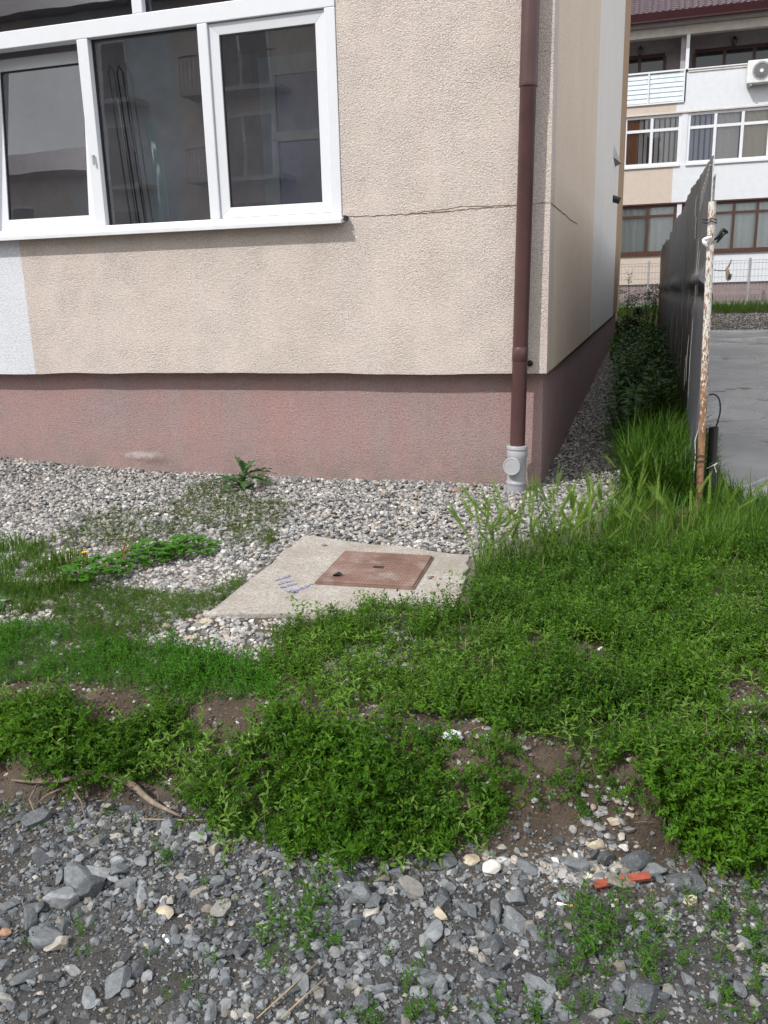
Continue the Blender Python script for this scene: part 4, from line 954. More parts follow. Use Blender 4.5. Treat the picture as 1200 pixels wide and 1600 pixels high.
# larger stones: each a piece of its own on the lower ground
lower = bpy.data.objects.new('stone_bed', None); COL.objects.link(lower); lower['kind'] = 'structure'
def stone_mesh(p, mat, nm='stone'):
    return np_mesh(nm, p.v, p.loops, p.tot, mat, False, {})
SM = [stone_mesh(p, M['slate_obj']) for p in P_CR2]
def put_stone(x, y, s, rz, tilt=(0.0, 0.0), sq=(1, 1, 1), mesh=None, sink=0.12, name='stone', parent=lower):
    o = bpy.data.objects.new(name, mesh or random.choice(SM)); COL.objects.link(o)
    if parent is not None: o.parent = parent
    o.rotation_euler = (tilt[0], tilt[1], rz); o.scale = (s * sq[0], s * sq[1], s * sq[2])
    o.location = (x, y, float(zt(x, y)) + s * sq[2] * (0.45 - sink)); return o
big = [(65, 1347, 48), (125, 1340, 0), (128, 1380, 70), (155, 1370, 60), (185, 1362, 50), (193, 1386, 52), (105, 1410, 75), (140, 1395, 70), (50, 1440, 80), (75, 1470, 66),
       (95, 1482, 55), (60, 1425, 60), (40, 1532, 60), (5, 1510, 50), (8, 1565, 50), (183, 1545, 66), (140, 1565, 52), (112, 1520, 44), (78, 1532, 44), (257, 1428, 46), (228, 1402, 36),
       (220, 1350, 34), (100, 1447, 36), (30, 1280, 40), (60, 1288, 54), (15, 1420, 50), (294, 1470, 40), (352, 1532, 32), (330, 1590, 44), (215, 1515, 44), (225, 1480, 36),
       (474, 1333, 66), (520, 1345, 60), (540, 1385, 58), (555, 1408, 70), (585, 1415, 66), (525, 1337, 46), (572, 1360, 40), (600, 1378, 40), (618, 1372, 36), (548, 1450, 44), (555, 1485, 40),
       (640, 1395, 56), (690, 1410, 52), (730, 1425, 48), (680, 1460, 62), (715, 1470, 40), (775, 1430, 56), (770, 1480, 60), (765, 1455, 48), (785, 1510, 50), (810, 1412, 56), (805, 1445, 60),
       (835, 1460, 50), (660, 1530, 60), (650, 1558, 44), (600, 1550, 50), (745, 1518, 48), (770, 1530, 56), (835, 1540, 60), (850, 1575, 50), (995, 1352, 66), (1020, 1365, 50), (965, 1390, 60),
       (1000, 1570, 76), (1020, 1550, 50), (960, 1568, 50), (935, 1590, 50), (1165, 1480, 46), (1060, 1385, 50), (1085, 1388, 46), (1050, 1410, 34), (1118, 1560, 36), (1155, 1545, 44), (1075, 1540, 40), (1135, 1385, 46),
       (250, 1295, 40), (265, 1302, 56), (310, 1310, 44), (335, 1330, 34), (280, 1340, 34), (20, 1330, 36), (150, 1320, 36), (930, 1345, 46), (900, 1360, 48), (945, 1352, 44), (400, 1345, 30), (430, 1340, 34), (700, 1350, 44), (660, 1350, 40), (825, 1360, 46)]
rs = random.Random(77)
def depth(p): return float((p - CAM) @ AX_F)
for (px, py, wpx) in big:
    if not wpx: continue
    P_ = at(px, py); s = wpx * depth(P_) / F_PX / 2 * 0.92
    put_stone(P_[0], P_[1], s, rs.uniform(0, 6.28), (rs.gauss(0, 0.18), rs.gauss(0, 0.18)), (1, rs.uniform(0.7, 1.0), rs.uniform(0.7, 1.05)), sink=0.2)
g = np.random.default_rng(91); lx, ly = spread(LV, 900, 91, 0.02); nput = 0
for x, y in zip(lx, ly):
    if not (-1.5 < x < 1.15 and y > -4.15): continue
    if fbm(np.array(x * 2.6 + 4), np.array(y * 2.6 + 1), 3) < -0.04 and rs.random() < 0.85: continue
    put_stone(x, y, float(np.exp(g.uniform(math.log(0.014), math.log(0.034)))), rs.uniform(0, 6.28), (rs.gauss(0, 0.3), rs.gauss(0, 0.3)), (1, rs.uniform(0.7, 1), rs.uniform(0.6, 1)), sink=0.15)
    nput += 1
    if nput >= 205: break
# singled-out stones and litter
def single(px, py, wpx, mat, label, cat='stone', proto=None, sq=(1, 1, 1), rz=0.0, name='stone', tilt=(0.1, -0.1), sink=0.15):
    P_ = at(px, py); me = stone_mesh(proto or random.choice(P_CR2), mat, name)
    o = put_stone(P_[0], P_[1], wpx * depth(P_) / F_PX / 2, rz, tilt, sq, me, sink, name, None); return tag(o, label, cat)
single(764, 1364, 40, M['quartz'], 'white angular stone at the foot of the grassy bank', proto=P_CR2[3], sq=(1, 1, 1.5), rz=0.4)
single(736, 1350, 30, M['cream'], 'cream stone half hidden under grass beside the white angular stone', proto=P_RD[2])
single(935, 1328, 36, M['cream'], 'flat cream stone in the bare washout of the bank', proto=P_CR2[6], rz=0.5)
single(958, 1296, 28, M['cream'], 'small cream stone at the top of the bare washout', proto=P_CR2[8], rz=0.2)
single(944, 1352, 30, M['pale_obj'], 'rounded grey stone in the bare washout of the bank', proto=P_RD[3], sq=(1, 1, 1.4))
single(540, 1388, 34, M['quartz'], 'pale whitish stone among the grey stones left of centre', proto=P_CR2[9])
single(478, 1330, 38, M['quartz'], 'large off-white stone at the edge of the bank plants', proto=P_CR2[10], sq=(1, 1, 1.2))
single(686, 1432, 34, M['cream'], 'cream block among the grey crushed stones', proto=P_CR2[12], rz=-0.6)
single(258, 1430, 36, M['cream'], 'smooth buff oval stone on bare dark ground', proto=P_RD[1], rz=-0.3)
single(8, 1462, 24, m_plain('orange_stone', (0.34, 0.19, 0.12), 0.8, bump=0.4), 'small orange stone at the left edge of the gravel', proto=P_RD[4])
single(1080, 1414, 26, M['cream'], 'buff stone between weeds on the right gravel', proto=P_CR2[1])
single(264, 963, 18, M['quartz'], 'white pebble on the soil left of the slab', 'pebble', P_RD[0], name='pebble')
single(320, 975, 20, M['cream'], 'cream pebble just below the left corner of the slab', 'pebble', P_RD[2], name='pebble')
single(712, 770, 20, m_plain('brown_pebble', (0.24, 0.165, 0.125), 0.8, bump=0.4), 'brownish pebble beside the foot of the plinth', 'pebble', P_RD[5], name='pebble')
single(203, 884, 14, M['quartz'], 'white pebble below the reddish stems', 'pebble', P_RD[5], name='pebble')
for (px, py, w_, rz) in ((952, 1390, 50, 0.45), (998, 1382, 34, 0.3)):
    P_ = at(px, py); L_ = w_ * depth(P_) / F_PX; b = MB(); b.box(-L_ / 2, L_ / 2, -0.010, 0.010, -0.006, 0.006); o = b.build('tile_shard', M['brick'], bevel=0.002)
    o.location = (P_[0], P_[1], P_[2] + 0.022); o.rotation_euler = (0.4, -0.12, rz); tag(o, ('longer' if w_ > 40 else 'shorter') + ' red clay tile shard between grey stones at the washout foot', 'tile shard')
def butt(px, py, lpx, rz, label, z=0.008):
    P_ = at(px, py); L_ = lpx * depth(P_) / F_PX; e = thing('cigarette_butt', label, 'cigarette butt', tuple(P_ + np.array([0, 0, z])))
    e.rotation_euler = (0, 0.1, rz)
    MB().lathe((0, 0, 0), (1, 0, 0), [(0, 0.0042), (L_ * 0.6, 0.0042)], 10).build('paper', M['paper'], e); MB().lathe((L_ * 0.6 + 0.0001, 0, 0), (1, 0, 0), [(0, 0.0043), (L_ * 0.4, 0.0043)], 10).build('filter', M['filter'] if lpx > 20 else M['paper'], e)
butt(870, 1416, 24, 0.1, 'white cigarette butt on the dark patch below the washout'); butt(900, 1352, 22, 0.3, 'white cigarette butt in the gully near the cream stones')
butt(848, 1322, 18, 1.4, 'white cigarette butt at the foot of the bank plants'); butt(256, 1466, 18, -0.6, 'white cigarette butt on the bare ground at lower left')
butt(935, 1028, 12, 1.2, 'white cigarette butt in the bare spot of the lawn weeds', 0.03)
P_ = at(708, 1157); vs, f_ = ico(2); gg = np.random.default_rng(4); cv = vs * (1 + 0.16 * gg.normal(size=(len(vs), 1)).clip(-1, 1)) * np.array([0.030, 0.018, 0.016])
cp = MB().add(cv, f_).build('crumpled_foil', m_plain('crumpled_white_foil', (0.66, 0.68, 0.72), 0.3, 0.5, var=0.15, scale=80), smooth=True); cp.location = tuple(P_ + np.array([0, -0.01, 0.02])); tag(cp, 'crumpled white foil litter on the bare bank soil', 'litter')
# bits on the slab
for i, (px, py, w_, m_, lab, nm) in enumerate([(528, 905, 16, M['black'], 'black scrap lying on the rusty hatch', 'scrap'), (671, 903, 9, M['slate_obj'], 'dark pebble on the slab right of the hatch', 'pebble'), (688, 904, 7, M['slate_obj'], 'tiny dark pebble nearest the grass on the slab', 'pebble'),
        (676, 901, 8, M['brick'], 'reddish pebble on the slab right of the hatch', 'pebble'), (507, 852, 13, M['wood'], 'brown pebble at the back edge of the slab', 'pebble')]):
    x, y = sp(px, py); me = stone_mesh(P_CR2[i], m_, nm); o = bpy.data.objects.new(nm, me); COL.objects.link(o); s = w_ * 3.6 / F_PX / 2
    o.scale = (s, s * 0.8, s * 0.8); o.rotation_euler = (0, 0, 0.6 + i); o.location = (x, y, SLZ + s * 0.35 + (0.018 if i == 0 else 0)); tag(o, lab, nm)
# dead branch and dry stalks
br = thing('dead_branch', 'dead grey brown branch lying at the foot of the bank', 'branch', tuple(at(160, 1243)))
def path(pts, lift): return [tuple(at(*p) + np.array([0, 0, l_])) for p, l_ in zip(pts, lift)]
fit(MB().tube(path([(20, 1232), (60, 1240), (110, 1240), (140, 1236), (180, 1242), (210, 1252), (240, 1274), (285, 1288)], [0.03, 0.04, 0.05, 0.065, 0.065, 0.055, 0.045, 0.025]), [0.003, 0.005, 0.008, 0.009, 0.012, 0.011, 0.008, 0.003], 8, 4).build('main_limb', M['wood'], br, smooth=True))
for pts in ([(60, 1240), (48, 1262), (60, 1290)], [(110, 1240), (128, 1265), (134, 1285)], [(140, 1236), (100, 1228), (30, 1226)], [(262, 1282), (285, 1265), (300, 1250)], [(110, 1240), (75, 1256), (50, 1268)]):
    fit(MB().tube(path(pts, [0.03, 0.03, 0.012]), [0.0035, 0.003, 0.0015], 6).build('twig', M['wood'], br, smooth=True))
for pts, lab in (([(498, 1515), (450, 1560), (402, 1602)], 'longer dry straw stalk across the lower gravel'), ([(510, 1540), (470, 1575), (440, 1602)], 'shorter dry straw stalk nearest the bottom edge'), ([(225, 1290), (290, 1291), (345, 1289)], 'thin dry twig below the dead branch'), ([(450, 1330), (495, 1325), (540, 1326)], 'thin dry twig under the bank plants beside the off-white stone')):
    o = MB().tube(path(pts, [0.022, 0.02, 0.018]), [0.0018, 0.0023, 0.0014], 7).build('dry_stalk', M['straw'], smooth=True); tag(o, lab, 'dry stalk')

# ------------------------------------------------------------------ plants
def leaf_geo(L, W, fold=0.25, droop=0.25, n=2):
    """a leaf along +Y of n bays, folded on its midrib, bending down"""
    vs, fs = [], []
    for i in range(n + 1):
        u = i / n; y = L * u; z = -droop * L * u * u; w_ = W / 2 * math.sin(math.pi * (0.08 + 0.90 * u)) ** 0.8
        vs += [(-w_, y, z + fold * w_), (0, y, z), (w_, y, z + fold * w_)]
    for i in range(n): a = 3 * i; fs += [(a, a + 1, a + 4, a + 3), (a + 1, a + 2, a + 5, a + 4)]
    return np.array(vs), fs
def R3(az, el, roll=0.0):
    """turn +Y leaf to azimuth az, elevation el"""
    return np.array(Matrix.Rotation(az, 3, 'Z') @ Matrix.Rotation(el, 3, 'X') @ Matrix.Rotation(roll, 3, 'Y'))
def leaf4(L, W, fold=0.25, droop=0.25):
    w_ = W / 2
    return np.array([(0, 0, 0), (w_, L * 0.45, fold * w_ - droop * L * 0.2), (0, L, -droop * L), (-w_, L * 0.45, fold * w_ - droop * L * 0.2)]), [(0, 1, 2), (0, 2, 3)]
class PB:
    def __init__(self): self.v, self.f, self.k = [], [], []
    def add(self, v, f, kind=0.0, R=None, t=(0, 0, 0)):
        v = np.asarray(v, float); v = v @ R.T if R is not None else v; v = v + np.asarray(t); o = len(self.v)
        self.v += list(v); self.f += [tuple(i + o for i in q_) for q_ in f]; self.k += [kind] * len(v)
    def stem(self, pts, r, kind=1.0):
        pts = np.asarray(pts); n = len(pts); vs = []
        for i, p in enumerate(pts):
            rr = r * (1 - 0.6 * i / max(1, n - 1))
            for k in range(3): a = k * 2.094; vs.append(p + np.array([math.cos(a), math.sin(a), 0]) * rr)
        self.add(vs, [(3 * i + k, 3 * i + (k + 1) % 3, 3 * i + 3 + (k + 1) % 3, 3 * i + 3 + k) for i in range(n - 1) for k in range(3)], kind)
    def ribbon(self, pts, r, kind=1.0):
        pts = np.asarray(pts); n = len(pts); vs = []
        for i, p in enumerate(pts):
            rr = r * (1 - 0.6 * i / max(1, n - 1)); vs += [p + np.array([rr, rr * 0.4, 0]), p - np.array([rr, rr * 0.4, 0])]
        self.add(vs, [(2 * i, 2 * i + 1, 2 * i + 3, 2 * i + 2) for i in range(n - 1)], kind)
    def proto(self): return Proto(self.v, self.f, self.k)
def sprig(seed, H=1.0, nl=12, L=0.22, W=0.075, lean=0.35, stem_r=0.009, el=(0.2, 0.9), tip=4, spiral=2.4, wav=0.25):
    g = random.Random(seed); p = PB(); az = g.uniform(0, 6.28); pts = []
    for i in range(4):
        u = i / 3; off_ = lean * H * u ** 1.5 + 0.03 * g.uniform(-1, 1)
        pts.append((math.cos(az) * off_, math.sin(az) * off_, H * u * (1 - 0.25 * lean * u)))
    p.ribbon(pts, stem_r); pts = np.array(pts); a = g.uniform(0, 6.28)
    for i in range(nl):
        u = 0.12 + 0.86 * i / nl; q_ = np.array([np.interp(u * 3, range(4), pts[:, c]) for c in range(3)]); a += spiral + g.uniform(-0.5, 0.5)
        s = g.uniform(0.7, 1.15) * (1 - 0.35 * u); v, f = leaf4(L * s, W * s, 0.3, g.uniform(0.05, 0.4)); p.add(v, f, 0, R3(a, g.uniform(*el), g.uniform(-0.4, 0.4)), q_)
    for k in range(tip):
        v, f = leaf4(L * g.uniform(0.45, 0.75), W * 0.6, 0.35, 0.1); p.add(v, f, 0.0, R3(g.uniform(0, 6.28), g.uniform(0.8, 1.35)), pts[-1])
    return p.proto()
def vary(lo, hi, f=4.0, k=1.1):
    return lambda g, n, x, y: g.uniform(lo, hi, n) * np.clip(1.0 + k * 2.0 * fbm(x * f + 5, y * f, 3), 0.4, 1.7)
def place(name, protos, x, y, size, seed, mat, tilt=0.25, tintf=None, sink=0.0, face=None, ztop=None):
    g = np.random.default_rng(seed); n = len(x); z = zt(x, y) - sink
    if ztop is not None: z = ztop(x, y, z)
    r = rot_z(g.uniform(0, 6.28, n)) @ rot_x(g.normal(0, tilt, n)) @ rot_z(g.uniform(0, 6.28, n))
    if face is not None:                                           # lean out of the bank
        sl_x = face(x, y); r = rot_x(sl_x) @ r
    t = np.clip(g.normal(0.45, 0.22, n) + (1.1 * fbm(x * 2.5, y * 2.5, 3) if tintf is None else tintf(x, y)), 0, 1)
    return merge(name, protos, g.integers(0, len(protos), n), np.stack([x, y, z], -1), r, size(g, n, x, y) if size.__code__.co_argcount == 4 else size(g, n), t, mat, False)
un = lambda a, b: (lambda g, n: g.uniform(a, b, n))
KN = [sprig(s, 1.0, 17, 0.215, 0.078, 0.45) for s in range(12)]
KB = [sprig(150 + s, 1.0, 7, 0.36, 0.19, 0.4, 0.012, (0.1, 0.8), 3) for s in range(5)]
notslab = lambda x, y: ~inside(np.array([(SLAB[0][0], SLAB[0][1]), (SLAB[1][0], SLAB[1][1]), (-0.45, -2.30), (-0.22, -2.10), (-0.2, -1.55)]), x, y)
def clump(seed, n, fn_, rad):
    g = random.Random(seed); p = PB()
    for _ in range(n):
        r = rad * math.sqrt(g.random()); a = g.uniform(0, 6.28); fn_(p, g, r * math.cos(a), r * math.sin(a), 1 - 0.5 * (r / rad) ** 2)
    return p.proto()
def clover_one(p, g, x, y, h):
    H = g.uniform(0.5, 1.0) * h; dx, dy = g.uniform(-.2, .2), g.uniform(-.2, .2)
    p.stem([(x, y, 0), (x + dx * .5, y + dy * .5, H * .6), (x + dx, y + dy, H)], 0.012)
    a = g.uniform(0, 6.28)
    for k in range(3):
        v, f = leaf_geo(0.24, 0.22, 0.2, 0.1); p.add(v, f, 0, R3(a + k * 2.094, g.uniform(-0.1, 0.35)), (x + dx, y + dy, H))
def blade_one(p, g, x, y, h, L=1.0, W=0.035, bend=0.5):
    a = g.uniform(0, 6.28); l_ = L * g.uniform(0.5, 1.0) * h; b_ = bend * g.uniform(0.3, 1.2); vs = []; n = 3; ca, sa = math.cos(a), math.sin(a)
    for i in range(n + 1):
        u = i / n; r = b_ * l_ * u * u; z = l_ * u * (1 - 0.35 * b_ * u); w_ = W / 2 * (1 - u) ** 0.7 * (1 if i else 0.7)
        vs += [(x + ca * r - sa * w_, y + sa * r + ca * w_, z), (x + ca * r + sa * w_, y + sa * r - ca * w_, z)]
    p.add(vs, [(2 * i, 2 * i + 1, 2 * i + 3, 2 * i + 2) for i in range(n)], 0)
BL = [clump(240 + s, 7, lambda p, g, x, y, h: blade_one(p, g, x, y, 1.0, 1.0, 0.030, 0.55), 0.10) for s in range(8)]
# main mat of knotweed on the upper ground
A1 = poly([(405, 1055), (440, 1005), (545, 955), (640, 950), (735, 972), (770, 905), (900, 885), (1050, 865), (1245, 850), (1275, 900), (1275, 1330), (1210, 1340), (1070, 1310), (1015, 1225), (930, 1195), (830, 1178), (760, 1140), (640, 1118), (520, 1102), (430, 1090)])
bare = [(at(840, 1010), 0.055), (at(915, 1022), 0.07), (at(1165, 1100), 0.07), (at(1095, 1020), 0.04), (at(715, 930), 0.10), (at(660, 1140), 0.05)]
def not_bare(x, y):
    k = np.ones(x.shape, bool)
    for c, r in bare: k &= np.hypot(x - c[0], (y - c[1]) * 0.75) > r * (0.8 + 0.9 * (fbm(x * 14, y * 14, 2) + 0.2))
    return k
STEP = poly([(610, 1132), (690, 1146), (850, 1184), (1000, 1212), (1008, 1262), (960, 1300), (870, 1270), (780, 1225), (690, 1190), (620, 1165)])
x, y = spread(A1, 12500, 51, 0.06); k = not_bare(x, y) & notslab(x, y) & ~inside(STEP, x, y); x, y = x[k], y[k]
place('knotweed_mat', KN, x, y, vary(0.032, 0.095, 8.0, 1.5), 51, M['knot'], 0.4)
x, y = spread(A1, 1500, 154, 0.05); k = not_bare(x, y) & notslab(x, y); x, y = x[k], y[k]
place('broadleaf_weeds', KB, x, y, un(0.04, 0.085), 154, M['knot'], 0.4)
x, y = spread(A1, 420, 155, 0.05); k = not_bare(x, y) & notslab(x, y); x, y = x[k], y[k]
place('tall_grass', BL, x, y, un(0.07, 0.13), 155, M['grass'], 0.35)
A2 = poly([(735, 925), (748, 898), (860, 872), (960, 860), (980, 900), (960, 985), (740, 985), (725, 960)])
x, y = spread(A2, 1500, 153, 0.03); k = notslab(x, y); x, y = x[k], y[k]
place('knotweed_mat', KN, x, y, un(0.05, 0.09), 153, M['knot'], 0.35)
def runner(seed):
    g = random.Random(seed); p = PB(); pts = []; a = g.uniform(0, 6.28); q_ = np.zeros(3)
    for i in range(7): pts.append(q_.copy()); a += g.uniform(-.4, .4); q_ = q_ + np.array([math.cos(a), math.sin(a), 0.35 - 0.12 * i]) * 0.16
    p.ribbon(pts, 0.010); pts = np.array(pts); b_ = a
    for i in range(12):
        u = 0.3 + 0.7 * i / 11; c = np.array([np.interp(u * 6, range(7), pts[:, k]) for k in range(3)]); b_ += 2.5 + g.uniform(-.4, .4)
        v, f = leaf4(0.16 * (1.2 - .5 * u), 0.05, 0.3, 0.1); p.add(v, f, 0.25, R3(b_, g.uniform(0.1, 0.9)), c)
    return p.proto()
RU = [runner(900 + s) for s in range(6)]
x, y = spread(A1, 520, 151, 0.02); k = not_bare(x, y) & notslab(x, y); x, y = x[k], y[k]
place('knotweed_mat', RU, x, y, un(0.10, 0.20), 151, M['knot'], 0.15, sink=-0.03, tintf=lambda x, y: 0.5 * np.ones(len(x)))
# plants hanging over the bank
B1 = poly([(-90, 1118), (30, 1116), (120, 1132), (270, 1152), (420, 1135), (560, 1155), (625, 1195), (700, 1235), (780, 1250), (815, 1292), (800, 1322), (700, 1342), (560, 1338), (385, 1312), (310, 1262), (230, 1225), (120, 1205), (-90, 1212)])
x, y = spread(B1, 4600, 52, 0.05); k = (fbm(x * 3.1 + 2, y * 3.1, 3) > -0.09) & ((np.hypot((x + 0.62) / 0.25, (y + 3.08) / 0.14) > 1) | (np.random.default_rng(4).random(len(x)) < 0.35)); x, y = x[k], y[k]
place('bank_knotweed', KN, x, y, vary(0.05, 0.115, 5.0, 1.3), 52, M['knot'], 0.5, face=lambda x, y: 0.5 * np.ones(len(x)))
x, y = spread(B1, 260, 152, 0.02); place('bank_knotweed', RU, x, y, un(0.10, 0.2), 152, M['knot'], 0.3, sink=-0.03, face=lambda x, y: 0.4 * np.ones(len(x)), tintf=lambda x, y: 0.5 * np.ones(len(x)))
B2 = poly([(1010, 1215), (1060, 1250), (1210, 1260), (1290, 1260), (1290, 1345), (1200, 1350), (1060, 1320)])
x, y = spread(B2, 1300, 53, 0.04); place('bank_knotweed', KN, x, y, vary(0.05, 0.11), 53, M['knot'], 0.45, face=lambda x, y: 0.4 * np.ones(len(x)))
B3 = poly([(600, 1130), (700, 1140), (850, 1180), (1000, 1215), (980, 1260), (850, 1270), (700, 1220), (610, 1160)])
x, y = spread(B3, 170, 54, 0.03); place('bank_knotweed', KN, x, y, un(0.05, 0.10), 54, M['knot'], 0.6, face=lambda x, y: 0.8 * np.ones(len(x)))
# left band of small weeds and grass above the bank
LW = [sprig(100 + s, 1.0, 10, 0.30, 0.085, 0.3, 0.012, (0.3, 1.0)) for s in range(8)]
C1 = poly([(-90, 985), (60, 975), (190, 1000), (420, 1045), (435, 1098), (250, 1092), (100, 1074), (-90, 1080)])
x, y = spread(C1, 4200, 55, 0.07); place('low_weeds', LW, x, y, vary(0.025, 0.065, 5.0), 55, M['clover'], 0.3, tintf=lambda x, y: 0.25 + 0.8 * fbm(x * 3, y * 3, 3))
C2 = poly([(-90, 880), (60, 905), (220, 930), (330, 900), (420, 850), (400, 950), (330, 970), (300, 1010), (420, 1050), (60, 985), (-90, 985)])
x, y = spread(C2, 7500, 56, 0.12); k = off(x, y) & (fbm(x * 3.4 + 7, y * 3.4 + 2, 3) > 0.03); x, y = x[k], y[k]
place('low_weeds', LW, x, y, un(0.018, 0.05), 56, M['lowgreen'], 0.35)
C3 = poly([(130, 790), (420, 745), (450, 790), (430, 870), (350, 850), (230, 850), (60, 880), (-90, 850), (-90, 800), (60, 830)])
x, y = spread(C3, 4800, 57, 0.15); k = off(x, y) & (fbm(x * 2.6 + 3, y * 2.6 + 5, 3) > 0.0); x, y = x[k], y[k]
place('low_weeds', LW, x, y, un(0.02, 0.06), 57, M['lowweed'], 0.3)
C4 = poly([(860, 690), (960, 640), (985, 700), (985, 760), (930, 800), (900, 740)])
x, y = spread(C4, 500, 58, 0.08); k = fbm(x * 5, y * 5, 2) > 0.02; place('low_weeds', LW, x[k], y[k], un(0.02, 0.05), 58, M['lowweed'], 0.3)
C5 = poly([(400, 1000), (560, 965), (560, 1010), (430, 1060)]); x, y = spread(C5, 500, 59, 0.08); place('low_weeds', LW, x, y, un(0.02, 0.06), 59, M['knot'], 0.3)

def single_plant(name, proto, px, py, size, mat, label, cat, group=None, rz=0.0, tint=0.5, pos=None, lean=(0, 0)):
    me = np_mesh(name, proto.v, proto.loops, proto.tot, mat, False, {'tint': np.full(len(proto.v), tint), 'kind': proto.kind})
    o = bpy.data.objects.new(name, me); COL.objects.link(o); o.location = tuple(at(px, py)) if pos is None else pos
    o.scale = (size,) * 3; o.rotation_euler = (lean[0], lean[1], rz); return tag(o, label, cat, group)
def copy_plant(o, x, y, size, rz, lean=(0, 0), label=None):
    c = o.copy(); COL.objects.link(c); c.location = (x, y, float(zt(x, y)) - 0.004); c.scale = (size,) * 3; c.rotation_euler = (lean[0], lean[1], rz)
    if label: c['label'] = label
    return c
# clover and grass clumps on the pale gravel
CLV = [clump(200 + s, 110, clover_one, 1.5) for s in range(3)]
for i, (px, py, s, lab) in enumerate([(292, 868, 0.10, 'bright green clover clump on pale gravel, rightmost of the three'), (232, 878, 0.10, 'clover clump on pale gravel between the two others'), (150, 905, 0.10, 'clover clump beneath the yellow dandelion')]):
    single_plant('clover_clump', CLV[i], px, py, s, M['clover'], lab, 'clover', 'clover clumps on the pale gravel', i * 1.3, 0.55)
TUF = [clump(220 + s, 90, lambda p, g, x, y, h: blade_one(p, g, x, y, h, 1.0, 0.04, 0.7), 0.45) for s in range(4)]
tuf = [(20, 860, 0.17), (80, 890, 0.16), (110, 885, 0.19), (45, 930, 0.15), (10, 890, 0.16), (60, 860, 0.13), (95, 920, 0.15), (20, 920, 0.14), (-20, 870, 0.16), (40, 875, 0.15), (65, 900, 0.15), (0, 905, 0.15), (130, 915, 0.12), (85, 935, 0.12), (35, 955, 0.12), (-40, 900, 0.16), (-10, 960, 0.12), (175, 800, 0.06), (120, 815, 0.05), (230, 930, 0.06), (100, 960, 0.08), (370, 835, 0.06), (60, 955, 0.09), (350, 770, 0.05), (-30, 940, 0.1), (190, 945, 0.06), (265, 985, 0.05)]
t0 = [single_plant('grass_tuft', TUF[k], *tuf[k][:2], tuf[k][2], M['grass'], 'loose green grass tuft on the pale gravel near the left edge', 'grass tuft', 'grass tufts on the pale gravel', k, 0.6) for k in range(4)]
for k, (px, py, s) in enumerate(tuf[4:]): P_ = at(px, py); copy_plant(t0[k % 4], P_[0], P_[1], s, k * 0.9)
# tall grass along the fence and at the corner of the slab
T1 = poly([(735, 910), (762, 862), (860, 842), (945, 818), (975, 740), (960, 690), (1010, 620), (1062, 560), (1075, 640), (1085, 770), (1110, 790), (1130, 770), (1180, 790), (1350, 800), (1350, 880), (1000, 900), (880, 890)])
x, y = spread(T1, 2300, 61, 0.05); k = off(x, y) & (x < 1.25) & (y < 3.2) & ((x > 0.42) | (np.random.default_rng(8).random(len(x)) < 0.40)) & ((np.abs(x - 0.93) > 0.22) | (y > -0.28) | (y < -0.8) | (np.random.default_rng(9).random(len(x)) < 0.3)); x, y = x[k], y[k]
place('tall_grass', BL, x, y, lambda g, n: g.uniform(0.10, 0.27, n), 61, M['grass'], 0.18)
foot = lambda x, y: (np.abs(x - 0.93) > 0.22) | (y > -0.28) | (y < -0.8)
T1b = np.array([(0.56, -0.3), (0.86, -0.3), (0.86, 4.5), (0.76, 4.5), (0.60, 1.2), (0.52, 0.3)]); x, y = spread(T1b, 2000, 62, 0.04)
place('tall_grass', BL, x, y, un(0.22, 0.52), 62, M['grass'], 0.24, tintf=lambda x, y: -0.2 + 1.2 * fbm(x * 4, y * 4, 3))
T2 = poly([(1095, 800), (1130, 775), (1250, 800), (1250, 850), (1095, 850)]); x, y = spread(T2, 700, 63, 0.05); place('tall_grass', BL, x, y, un(0.06, 0.13), 63, M['grass'], 0.2)
T3 = poly([(1092, 690), (1112, 680), (1125, 770), (1110, 790)]); x, y = spread(T3, 260, 64, 0.03); place('tall_grass', BL, x, y, un(0.08, 0.16), 64, M['grass'], 0.25)
# one grass tuft in the knotweed
single_plant('grass_tuft', clump(260, 120, lambda p, g, x, y, h: blade_one(p, g, x, y, h, 1.0, 0.03, 0.5), 0.5), 925, 995, 0.17, M['grass'], 'dense grass tuft standing in the knotweed below the barley', 'grass tuft')
# wild barley stalks
def barley(seed):
    g = random.Random(seed); p = PB(); az = g.uniform(0, 6.28); ca, sa = math.cos(az), math.sin(az); nod = g.uniform(0.1, 0.9)
    st_ = [(ca * 0.10 * u * u, sa * 0.10 * u * u, 0.58 * u) for u in (0, .33, .66, 1)]; p.stem(st_, 0.006, 0.35)
    b0 = np.array(st_[-1]); d = np.array([ca * math.sin(nod), sa * math.sin(nod), math.cos(nod)]); u_ = np.cross(d, (0.3, 0.1, 1)); u_ /= np.linalg.norm(u_); w_ = np.cross(d, u_)
    for i in range(13):
        c = b0 + d * (0.019 * i)
        for s in (-1, 1):
            side = u_ * s if i % 2 else w_ * s; base = c + side * 0.010; tip = c + d * 0.06 + side * 0.012
            p.add([base, c + d * 0.025 + side * 0.019, tip, c + d * 0.03], [(0, 1, 2, 3)], 0.0)
            aw = tip + d * g.uniform(0.14, 0.24) + side * g.uniform(0.02, 0.07); t_ = np.cross(d, side); p.add([tip - t_ * 0.0022, tip + t_ * 0.0022, aw], [(0, 1, 2)], 1.0)
    for k in range(2): blade_one(p, g, 0, 0, 1.0, 0.55, 0.02, 0.5)
    return p.proto()
BY = [single_plant('barley_stalk', barley(300 + s), 0, 0, 0.4, M['barley'], 'wild barley stalk with green bristly ear near the downpipe and fence', 'wild barley', 'wild barley stalks in the tall grass', 0, 0.3 + 0.08 * s, pos=(0, 0, 0)) for s in range(7)]
